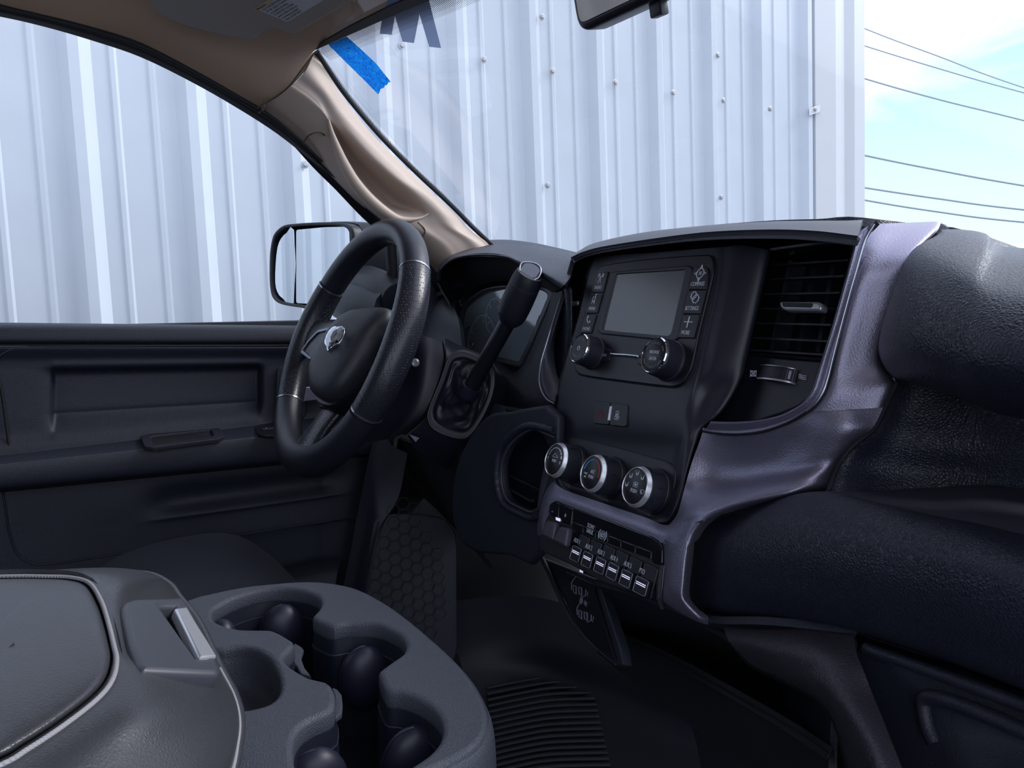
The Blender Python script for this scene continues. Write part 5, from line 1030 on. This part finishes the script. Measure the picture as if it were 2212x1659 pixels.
# ================================================================== PASSENGER DASH
def PR(c):
    # lateral run of the dash: points seen in the photo, then the same section carried on to the passenger door
    q = Y(*c[-2]); return [Y(*p) for p in c[:-1]] + [V((q.x + .15, q.y - .002, q.z - .004)), V((.84, q.y, q.z - .006))]
surf('passenger_pad', [[Y(c[0][0] - 6, c[0][1], c[0][2] + .06)] + PR(c) for c in (
 [(2016,505,.72),(2064,503,.70),(2120,508,.68),(2212,536,.64),(2500,600,.62)],
 [(2034,496,.62),(2080,496,.61),(2130,505,.60),(2212,541,.58),(2500,620,.56)],
 [(2030,508,.56),(2076,512,.535),(2130,528,.52),(2212,562,.50),(2500,660,.49)],
 [(1978,540,.51),(2030,556,.475),(2100,580,.455),(2212,620,.44),(2500,720,.43)],
 [(1945,600,.495),(1990,616,.455),(2080,642,.430),(2212,680,.415),(2500,780,.41)],
 [(1912,700,.485),(1962,712,.44),(2062,738,.415),(2212,770,.40),(2500,860,.395)],
 [(1903,756,.485),(1955,772,.445),(2055,798,.42),(2212,830,.405),(2500,930,.40)],
 [(1917,797,.49),(1968,812,.462),(2058,838,.44),(2212,880,.425),(2500,990,.42)],
 [(1940,820,.505),(2004,839,.492),(2095,866,.475),(2212,905,.46),(2500,1020,.455)],
 [(1950,818,.56),(2010,836,.56),(2100,862,.55),(2212,900,.54),(2500,1010,.54)])], 'leather', dash, 5, 5, .006, sharp=75)
_bt = SP([(p[0], p[1] + 16, -.070) for p in b0]); _pp = Y(2212, 545, .62)
_f = [V((-.80, .56, .74)), V((-.55, .62, .80)), V((-.30, .62, .80))] + _bt[2:] + [Y(2110, 524, .70), V((_pp.x, .66, _pp.z - .035)), V((.84, .66, _pp.z - .045))]
surf('dash_top', [_f, [V((p.x*1.02, .5*(p.y + .90), .5*(p.z + .77) - .006)) for p in _f], [V((p.x*1.02, .92, .755)) for p in _f]], 'leather', dash, 4, 4, .008)
surf('mid_panel', [[Y(c[0][0] - 8, c[0][1], c[0][2] + .04)] + PR(c) for c in (
 [(1936,815,.53),(1990,835,.54),(2070,850,.55),(2212,890,.55),(2500,1000,.55)],
 [(1912,882,.512),(1960,893,.53),(2070,910,.545),(2212,945,.55),(2500,1030,.55)],
 [(1880,935,.500),(1940,945,.52),(2060,965,.54),(2212,990,.55),(2500,1050,.55)],
 [(1820,992,.485),(1890,1005,.51),(2030,1016,.54),(2212,1028,.55),(2500,1060,.55)],
 [(1792,1062,.468),(1900,1060,.505),(2020,1053,.535),(2212,1056,.55),(2500,1075,.555)])], 'leather', dash, 5, 5, .006, sharp=70)
tube('panel_seam', [Y(*p) for p in ((1938,826,.505),(1925,855,.503),(1912,882,.502),(1889,926,.495),(1850,958,.488),(1822,987,.478),(1804,1022,.470),(1792,1060,.463))], .0014, 'dark', dash, 6, 5)
surf('shelf', [PR(c) for c in ([(1794,1062,.466),(1900,1060,.503),(2020,1053,.533),(2212,1056,.548),(2500,1075,.555)], [(1796,1064,.456),(1900,1078,.480),(2020,1086,.490),(2212,1105,.485),(2500,1140,.48)], [(1798,1066,.448),(1900,1090,.446),(2020,1115,.446),(2212,1156,.438),(2500,1230,.43)])], 'shelfp', dash, 5, 5, .006, sharp=70)
surf('lower_roll', [[Y(c[0][0] - 6, c[0][1], c[0][2] + .05)] + PR(c) for c in (
 [(1770,1062,.50),(1796,1064,.48),(1880,1084,.47),(2010,1112,.465),(2212,1155,.455),(2500,1230,.45)],
 [(1700,1068,.466),(1790,1064,.450),(1880,1084,.440),(2010,1114,.435),(2212,1158,.425),(2500,1235,.42)],
 [(1620,1092,.466),(1720,1092,.434),(1850,1110,.418),(2000,1142,.408),(2212,1190,.398),(2500,1270,.39)],
 [(1545,1128,.466),(1660,1130,.424),(1820,1155,.404),(1990,1190,.392),(2212,1240,.382),(2500,1330,.375)],
 [(1508,1170,.466),(1600,1178,.424),(1780,1205,.400),(1970,1245,.388),(2212,1300,.378),(2500,1400,.37)],
 [(1496,1222,.466),(1580,1232,.424),(1760,1260,.402),(1960,1300,.390),(2212,1370,.380),(2500,1470,.372)],
 [(1490,1276,.466),(1570,1290,.428),(1740,1310,.408),(1950,1350,.398),(2212,1430,.388),(2500,1540,.38)],
 [(1500,1310,.468),(1580,1330,.440),(1720,1342,.430),(1860,1366,.420),(2212,1486,.405),(2500,1600,.395)],
 [(1528,1342,.52),(1600,1350,.51),(1720,1347,.50),(1850,1370,.49),(2212,1492,.48),(2500,1620,.47)])], 'leather', dash, 5, 5, .006, sharp=75)
surf('console_leg', [[Y(*p) for p in c] for c in (
 [(1560,1345,.44),(1640,1350,.435),(1740,1348,.43),(1842,1366,.425)],
 [(1575,1385,.42),(1660,1395,.40),(1760,1400,.395),(1850,1410,.41)],
 [(1620,1430,.42),(1700,1445,.395),(1790,1450,.385),(1866,1450,.40)],
 [(1700,1470,.42),(1760,1490,.39),(1820,1500,.375),(1885,1500,.395)],
 [(1770,1512,.41),(1800,1530,.38),(1850,1545,.365),(1905,1548,.385)],
 [(1808,1570,.40),(1830,1590,.37),(1880,1600,.355),(1925,1600,.375)],
 [(1835,1660,.39),(1860,1665,.36),(1905,1668,.345),(1950,1662,.365)],
 [(1870,1800,.37),(1900,1805,.34),(1950,1805,.33),(2000,1800,.35)])], 'legp', low, 5, 5, .006, sharp=75)
surf('leg_inner', [[Y(*p) for p in c] for c in ([(1500,1345,.45),(1575,1387,.44),(1620,1432,.435),(1700,1472,.43),(1770,1514,.425),(1808,1572,.415),(1835,1662,.40)], [(1500,1350,.58),(1570,1392,.58),(1615,1440,.57),(1690,1482,.56),(1755,1524,.55),(1790,1582,.54),(1815,1672,.52)])], 'dark', low, 5, 3, .004)
glb = thing('glove_box', Y(2080, 1560, .42), 'dark glove box door with recessed handle, below the passenger dash roll', 'glove box')
surf('glove_box_door', [PR(c) for c in (
 [(1842,1368,.452),(1960,1405,.448),(2212,1490,.44),(2500,1620,.43)],
 [(1852,1395,.430),(1965,1430,.425),(2212,1512,.42),(2500,1640,.41)],
 [(1875,1450,.425),(1985,1485,.42),(2212,1560,.415),(2500,1690,.405)],
 [(1910,1550,.42),(2010,1575,.415),(2212,1630,.41),(2500,1760,.40)],
 [(1950,1660,.40),(2050,1690,.395),(2250,1740,.39),(2520,1850,.38)],
 [(1990,1760,.38),(2080,1790,.375),(2280,1840,.37),(2540,1950,.36)])], 'grain', glb, 5, 4, .006, sharp=70)
tube('door_ridge', [Y(*p) for p in ((1870,1400,.424),(1960,1432,.420),(2100,1482,.414),(2212,1524,.412),(2400,1600,.405))], .004, 'grain', glb, 8, 5)
GFm = Frame(Y(2100, 1560, .405), (.03, -1, .12))
tube('handle_recess', [Y(*p) for p in ((2020,1606,.412),(2004,1570,.414),(1996,1530,.416),(2000,1508,.416),(2030,1508,.414),(2100,1532,.410),(2212,1580,.405),(2300,1620,.40))], .0045, 'grain', glb, 8, 5)
# ================================================================== FLOOR CONSOLE, CUP HOLDERS
ZT = .514
con = thing('floor_console', Z(800, 1430, .30), 'dark grey plastic floor console top with four-lobed cup holder, between the seats', 'console')
CF = Frame((0, .15, ZT), (0, 0, 1), (1, 0, 0))
def CU(pts, off=0): return [CF.uv(p[0], p[1], off) for p in pts]
outer = [(408,1294),(452,1282),(497,1272),(545,1264),(597,1259),(632,1256),(666,1255),(694,1256),(721,1259),(748,1264),(776,1272),(810,1288),(845,1309),(880,1335),(915,1364),(945,1390),(975,1418),(1006,1451),(1030,1484),(1046,1515),(1055,1545),(1050,1580),(1030,1608),(1000,1628),(975,1642),(930,1662),(880,1690),(800,1750),(700,1830),(560,1860),(400,1760),(330,1600),(300,1450),(330,1340)]
cupo = [(461,1336),(458,1323),(462,1314),(472,1307),(488,1298),(505,1290),(541,1278),(586,1270),(622,1269),(658,1274),(685.5,1285),(694.5,1300),(689,1314),(676,1328.5),(677,1333),(685,1338),(703.6,1346),(722,1350),(749,1345),(775,1344),(799,1344),(820,1347),(838,1353.6),(863,1368),(877,1388),(872.6,1408),(853,1423),(826,1442),(818,1450),(820,1458),(833,1487),(852,1491),(873,1494),(909.6,1509),(939,1531),(955,1558),(954,1590),(937,1617),(909,1640),(878,1660),(848,1690),(800,1716),(740,1722),(690,1712),(650,1680),(634,1640),(634,1600),(642,1578),(656,1563),(676,1551),(696,1543),(721,1528),(724,1500),(718,1483),(706,1471),(671,1463),(640,1446),(621.6,1433),(614,1424),(616,1412),(636.5,1390),(622,1376),(592,1361),(570,1359),(547,1359),(520,1358),(497,1354),(475,1346)]
coin = [(455,1404),(475,1401),(500,1397),(528,1396),(552,1401),(575,1413),(590,1430),(602,1456),(606,1482),(598,1504),(580,1519),(556,1527),(528,1532),(500,1530),(470,1500),(450,1450)]
plate('console_top', CF, smooth2(CU(outer), 2), 'console', con, .014, 0, .0035, [smooth2(CU(cupo), 2), smooth2(CU(coin), 2)])
co = smooth2(CU(cupo), 2)
def shift(pts, d): return offset2(pts, d)
n_ = len(co)
def wallsurf(name, loops, material, parent, thick=.002):
    return surf(name, [[CF.w(a, b, h) for a, b in lp] for lp, h in loops], material, parent, 1, 1, thick, closed=True, sharp=50)
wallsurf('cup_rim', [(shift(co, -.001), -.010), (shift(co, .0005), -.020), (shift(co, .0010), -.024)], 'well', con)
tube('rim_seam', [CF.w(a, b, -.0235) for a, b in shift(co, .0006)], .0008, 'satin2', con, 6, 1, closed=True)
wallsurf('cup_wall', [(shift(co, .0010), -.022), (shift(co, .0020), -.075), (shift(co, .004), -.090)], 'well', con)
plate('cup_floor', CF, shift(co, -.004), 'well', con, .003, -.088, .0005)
cn = smooth2(CU(coin), 2); cnc = (sum(p[0] for p in cn)/len(cn), sum(p[1] for p in cn)/len(cn))
surf('coin_tray', [[CF.w(a, b, h) for a, b in sc(cn, s, cnc)] for s, h in ((1.03, -.002), (.99, -.010), (.93, -.022), (.80, -.028), (.4, -.029), (.02, -.029))], 'console', con, 1, 2, .002, closed=True, sharp=75)
for px, py, off, a in ((608, 1278, -.036, .1), (786, 1352, -.040, .1), (888, 1512, -.040, .5), (676, 1566, -.038, .4), (478, 1318, -.020, -.9)):
    c = CF.uv(px, py, 0); cc = CF.w(c[0], c[1], off); bm = bmesh.new(); bmesh.ops.create_uvsphere(bm, u_segments=24, v_segments=16, radius=1)
    big = px != 478
    mm = Matrix.Translation(cc) @ Matrix.Rotation(a*.3, 4, 'Y') @ Matrix.Diagonal((.0130 if big else .010, .0190 if big else .01, .025 if big else .012, 1)); bmesh.ops.transform(bm, matrix=mm, verts=bm.verts)
    pd = frombm('cup_grip_pad', bm, 'rubpad', con, 80)
    if big: 
        pts = [mm @ V((math.sin(t)*-.25, -math.sin(t)*.97, math.cos(t)))*1 for t in [-.0 + i*.25 for i in range(9)]]; tube('pad_rib', [p + (p - cc).normalized()*.0002 for p in pts], .0008, 'rubpad', pd, 6, 2)
for q in (((636,1388),(650,1396),(656,1402),(650,1420),(658,1442),(672,1460),(650,1455),(640,1438),(628,1426)), ((716,1484),(728,1488),(738,1500),(740,1520),(738,1540),(722,1552),(700,1568),(690,1560),(712,1540),(724,1524),(722,1500))):
    plate('liner_lip', CF, [CF.uv(p[0], p[1], -.016) for p in q], 'console', con, .004, -.016, .001)
# side skirt of the console
def CZ(pts): return [Z(p[0], p[1], p[2]) for p in pts]
osk = smooth2(CU(outer), 1)
occ = (sum(p[0] for p in osk)/len(osk), sum(p[1] for p in osk)/len(osk))
surf('console_side', [[CF.w(a, b, h) for a, b in sc(osk, s, occ)] for s, h in ((.975, -.004), (1.0, -.010), (1.012, -.030), (1.01, -.07), (.96, -.16), (.9, -.30), (.88, -.50))], 'console', con, 2, 4, .003, closed=True, sharp=75)
# ------------------------------------------------------------------ armrest lid
arm = thing('padded_armrest', Z(250, 1450, .52), 'padded dark leather armrest with stitched seam and chrome latch, lower left', 'armrest')
ring0 = [(-300,1255,.592),(0,1246,.594),(90,1246,.595),(150,1249,.595),(188,1262,.595),(212,1300,.595),(228,1345,.595),(240,1395,.595),(243,1425,.595),(232,1465,.595),(200,1505,.595),(130,1560,.595),(50,1612,.595),(-20,1650,.594),(-300,1760,.594)]
rin0 = [(-300,1300,.597),(-20,1300,.599),(40,1300,.600),(80,1302,.600),(110,1312,.600),(128,1335,.600),(138,1365,.600),(144,1395,.600),(142,1425,.600),(130,1455,.600),(100,1480,.600),(60,1505,.600),(10,1530,.600),(-40,1555,.599),(-300,1640,.598)]
cen = [(x_, 1400, .600) for x_ in (-300,-60,-40,-20,0,8,14,18,14,8,0,-20,-40,-60,-300)]
r_mid = [(-300,1236,.588),(0,1236,.590),(100,1234,.592),(190,1233,.592),(240,1240,.592),(268,1262,.592),(275,1310,.590),(300,1400,.588),(330,1450,.589),(340,1500,.590),(310,1550,.592),(240,1610,.592),(150,1680,.592),(60,1740,.592),(-300,1900,.590)]
r_out = [(-300,1236,.560),(0,1240,.562),(110,1232,.566),(225,1226,.568),(300,1232,.568),(340,1248,.568),(350,1262,.566),(400,1340,.566),(456,1452,.566),(482,1500,.566),(490,1545,.566),(480,1600,.566),(440,1680,.568),(380,1760,.568),(-300,2100,.566)]
r_low = [(-300,1240,.535),(0,1246,.535),(115,1242,.54),(235,1236,.542),(320,1240,.545),(366,1262,.546),(388,1290,.546),(430,1345,.546),(478,1446,.546),(506,1500,.546),(519,1550,.546),(516,1605,.546),(495,1690,.546),(420,1790,.546),(-300,2150,.54)]
r_bot = [(-300,1250,.50),(0,1256,.50),(118,1252,.505),(238,1250,.508),(322,1256,.51),(368,1278,.512),(390,1304,.512),(436,1362,.512),(480,1460,.512),(508,1520,.512),(518,1570,.512),(512,1630,.512),(488,1720,.512),(410,1820,.512),(-300,2200,.50)]
grv = [(p[0], p[1], p[2] - .003) for p in ring0]
surf('armrest_cover', [CZ(c) for c in (cen, rin0, [(p[0]*.93 + q[0]*.07, p[1]*.93 + q[1]*.07, .598) for p, q in zip(ring0, cen)], grv, [(p[0]*.92 + q[0]*.08, p[1]*.92 + q[1]*.08, .596) for p, q in zip(ring0, r_mid)], r_mid, r_out, r_low, r_bot)], 'armleather', arm, 5, 5, .004, sharp=80)
tube('stitching', CZ([(p[0]*.90 + q[0]*.10, p[1]*.90 + q[1]*.10, .5965) for p, q in zip(ring0, r_mid)]), .0011, 'thread', arm, 8, 8)
tube('edge_piping', CZ([(p[0] + 1, p[1], p[2] + .001) for p in r_low]), .0022, 'armleather', arm, 8, 8)
tube('stitching', CZ([(p[0] - 3, p[1] - 1, p[2] + .006) for p in r_low][8:14]), .0010, 'thread', arm, 8, 6)
LP = [(262,1305,.598),(280,1292,.598),(330,1288,.597),(392,1290,.588)], [(272,1340,.598),(300,1330,.597),(350,1330,.594),(412,1332,.586)], [(288,1390,.598),(315,1385,.597),(375,1385,.593),(440,1388,.584)], [(303,1438,.598),(325,1446,.597),(395,1450,.592),(480,1452,.582)]
la = thing('armrest_latch', Z(370, 1370, .585), 'plastic latch plate with bright metal pull strip, set in the front of the leather armrest', 'latch')
_a, _b, _c = Z(262, 1306, .5915), Z(300, 1440, .590), Z(440, 1372, .572); _n = (_b - _a).cross(_c - _a); _n = _n if _n.z > 0 else -_n
LFm = Frame((_a + _b + _c)/3, _n, (1, 0, 0))
lpo = [(265,1310),(270,1298),(285,1292),(395,1289),(408,1302),(440,1360),(466,1410),(480,1446),(476,1454),(310,1446),(300,1436),(282,1390)]
plate('latch_plate', LFm, fillet([LFm.uv(*p, .004) for p in lpo], .003, 3), 'armpl', la, .012, .004, .003, [[LFm.uv(*p, .004) for p in ((345,1307),(380,1307),(432,1400),(440,1420),(425,1420))]])
plate('latch_recess', LFm, [LFm.uv(*p, .004) for p in ((340,1304),(386,1304),(446,1420),(420,1424))], 'dark', la, .002, -.006, .0004)
plate('metal_pull', LFm, fillet([LFm.uv(*p, .005) for p in ((377,1314),(405,1312),(426,1348),(449,1384),(469,1417),(432,1421))], .0012, 2), 'satinchrome', la, .006, .0052, .0012)
# ================================================================== SEAT, FLOOR
seat = thing('driver_seat', Z(450, 1250, .25), 'black cloth driver seat cushion beyond the console', 'seat')
surf('seat_cushion', [[X(*p) for p in c] for c in (
 [(100,1290,-.72),(200,1234,-.70),(300,1190,-.68),(420,1162,-.66),(490,1158,-.64),(540,1176,-.62),(600,1226,-.58),(650,1290,-.56)],
 [(120,1300,-.66),(215,1228,-.64),(305,1184,-.62),(420,1157,-.60),(492,1154,-.58),(545,1172,-.56),(606,1220,-.53),(660,1290,-.52)],
 [(150,1330,-.52),(240,1260,-.50),(330,1215,-.48),(430,1190,-.46),(520,1188,-.44),(580,1214,-.43),(640,1258,-.42),(690,1310,-.42)],
 [(150,1400,-.34),(240,1340,-.33),(330,1290,-.32),(430,1260,-.31),(520,1256,-.30),(600,1270,-.30),(660,1300,-.30),(700,1340,-.31)],
 [(150,1480,-.26),(240,1420,-.25),(330,1370,-.24),(430,1330,-.24),(520,1320,-.24),(600,1330,-.24),(660,1350,-.24),(700,1390,-.25)])], 'seat', seat, 5, 5, .01, sharp=80)
kick = thing('kick_panel', X(870, 1250, -.60), 'black kick panel with honeycomb speaker grille left of the pedals', 'kick panel')
surf('panel_frame', [[X(*p) for p in c] for c in (
 [(700,1400,-.68),(745,1250,-.68),(770,1120,-.68),(790,1020,-.68),(810,930,-.68)],
 [(740,1400,-.66),(770,1250,-.66),(792,1130,-.66),(806,1020,-.66),(826,930,-.66)],
 [(760,1400,-.62),(785,1250,-.62),(810,1140,-.62),(822,1060,-.64),(842,960,-.64)],
 [(770,1400,-.605),(794,1250,-.605),(818,1145,-.605),(860,1075,-.62),(880,980,-.62)]
 )], 'grain', kick, 5, 4, .005, sharp=70)
KF_ = Frame(X(880, 1270, -.60), (1, -.20, .06), (0, 1, 0))
plate('grille_plate', KF_, fillet([KF_.uv(*p) for p in ((808,1125),(836,1112),(900,1110),(960,1120),(985,1150),(988,1400),(975,1450),(780,1450),(780,1300))], .01, 4), 'grain', kick, .006, 0, .002)
# honeycomb of separate hex cells
pitch = .0215; k_ = 0; g0_ = KF_.uv(880, 1270)
grb = thing('x', (0, 0, 0), None, None); bpy.data.objects.remove(grb)
hexm = None
for i in range(-4, 5):
    for j in range(-7, 8):
        cx2 = g0_[0] + i*pitch*.866; cy2 = g0_[1] + (j + (.5 if i % 2 else 0))*pitch
        if abs(cx2 - g0_[0])/.085 + abs(cy2 - g0_[1])/.17 > 1.05 or abs(cx2-g0_[0]) > .07: continue
        hx_ = [(cx2 + pitch*.545*math.cos(math.radians(60*t)), cy2 + pitch*.545*math.sin(math.radians(60*t))) for t in range(6)]
        plate('grille_cell', KF_, hx_, 'mat', kick, .0016, .0016, .0003, [[(cx2 + (a-cx2)*.90, cy2 + (b-cy2)*.90) for a, b in hx_]])
surf('scuff_plate', [[X(*p) for p in c] for c in ([(610,1230,-.74),(660,1220,-.74),(736,1204,-.74)], [(620,1262,-.70),(670,1255,-.70),(728,1240,-.70)], [(640,1300,-.69),(680,1300,-.69),(722,1290,-.69)])], 'mat', kick, 3, 3, .004)
fm_ = thing('floor_mat', Z(1100, 1500, .02), 'ribbed black rubber floor covering in the footwell', 'floor mat')
ramp = [[(960,1420),(1050,1380),(1150,1350),(1300,1380)], [(1000,1470),(1090,1440),(1190,1420),(1330,1460)]]
def MZ(px, py): 
    p = Z(px, py, .06); return p
surf('mat_slope', [[Z(960,1300,.16), Z(1060,1290,.17), Z(1160,1290,.18), Z(1300,1330,.17), Z(1450,1400,.15)], [Z(985,1400,.10), Z(1080,1385,.11), Z(1180,1385,.12), Z(1320,1430,.11), Z(1470,1500,.10)], [Z(1010,1480,.05), Z(1100,1465,.05), Z(1200,1470,.05), Z(1340,1520,.05), Z(1500,1590,.05)], [Z(1030,1560,.035), Z(1120,1550,.035), Z(1230,1560,.035), Z(1370,1610,.035), Z(1520,1680,.035)], [Z(1040,1700,.03), Z(1150,1700,.03), Z(1270,1700,.03), Z(1400,1740,.03), Z(1560,1800,.03)]], 'mat', fm_, 5, 5, .006, sharp=80)
for k in range(17):
    y0 = 1478 + k*13; s_ = 1 + k*.006
    tube('mat_rib', [Z(1050 + k*1.0, y0 - 4, .046 - k*.0006), Z(1120, y0 - 18, .048 - k*.0006), Z(1190, y0 - 30, .050 - k*.0006), Z(1270 + k*3, y0 - 34, .050 - k*.0006)], .0035, 'mat', fm_, 8, 5)
ped = thing('brake_pedal', Y(1005, 1170, .72), 'dark pedal hanging in the shadow of the driver footwell', 'pedal')
PFm = Frame(Y(1005, 1175, .72), (.1, -1, .35)); plate('pedal_pad', PFm, fillet([PFm.uv(*p) for p in ((990,1160),(1022,1156),(1030,1190),(996,1196))], .004, 3), 'rubpad', ped, .012, 0, .003)
tube('pedal_arm', [PFm.w(.0, .01, -.01), PFm.w(0, .12, -.05), PFm.w(0, .25, -.02)], .007, 'black', ped, 10, 4)
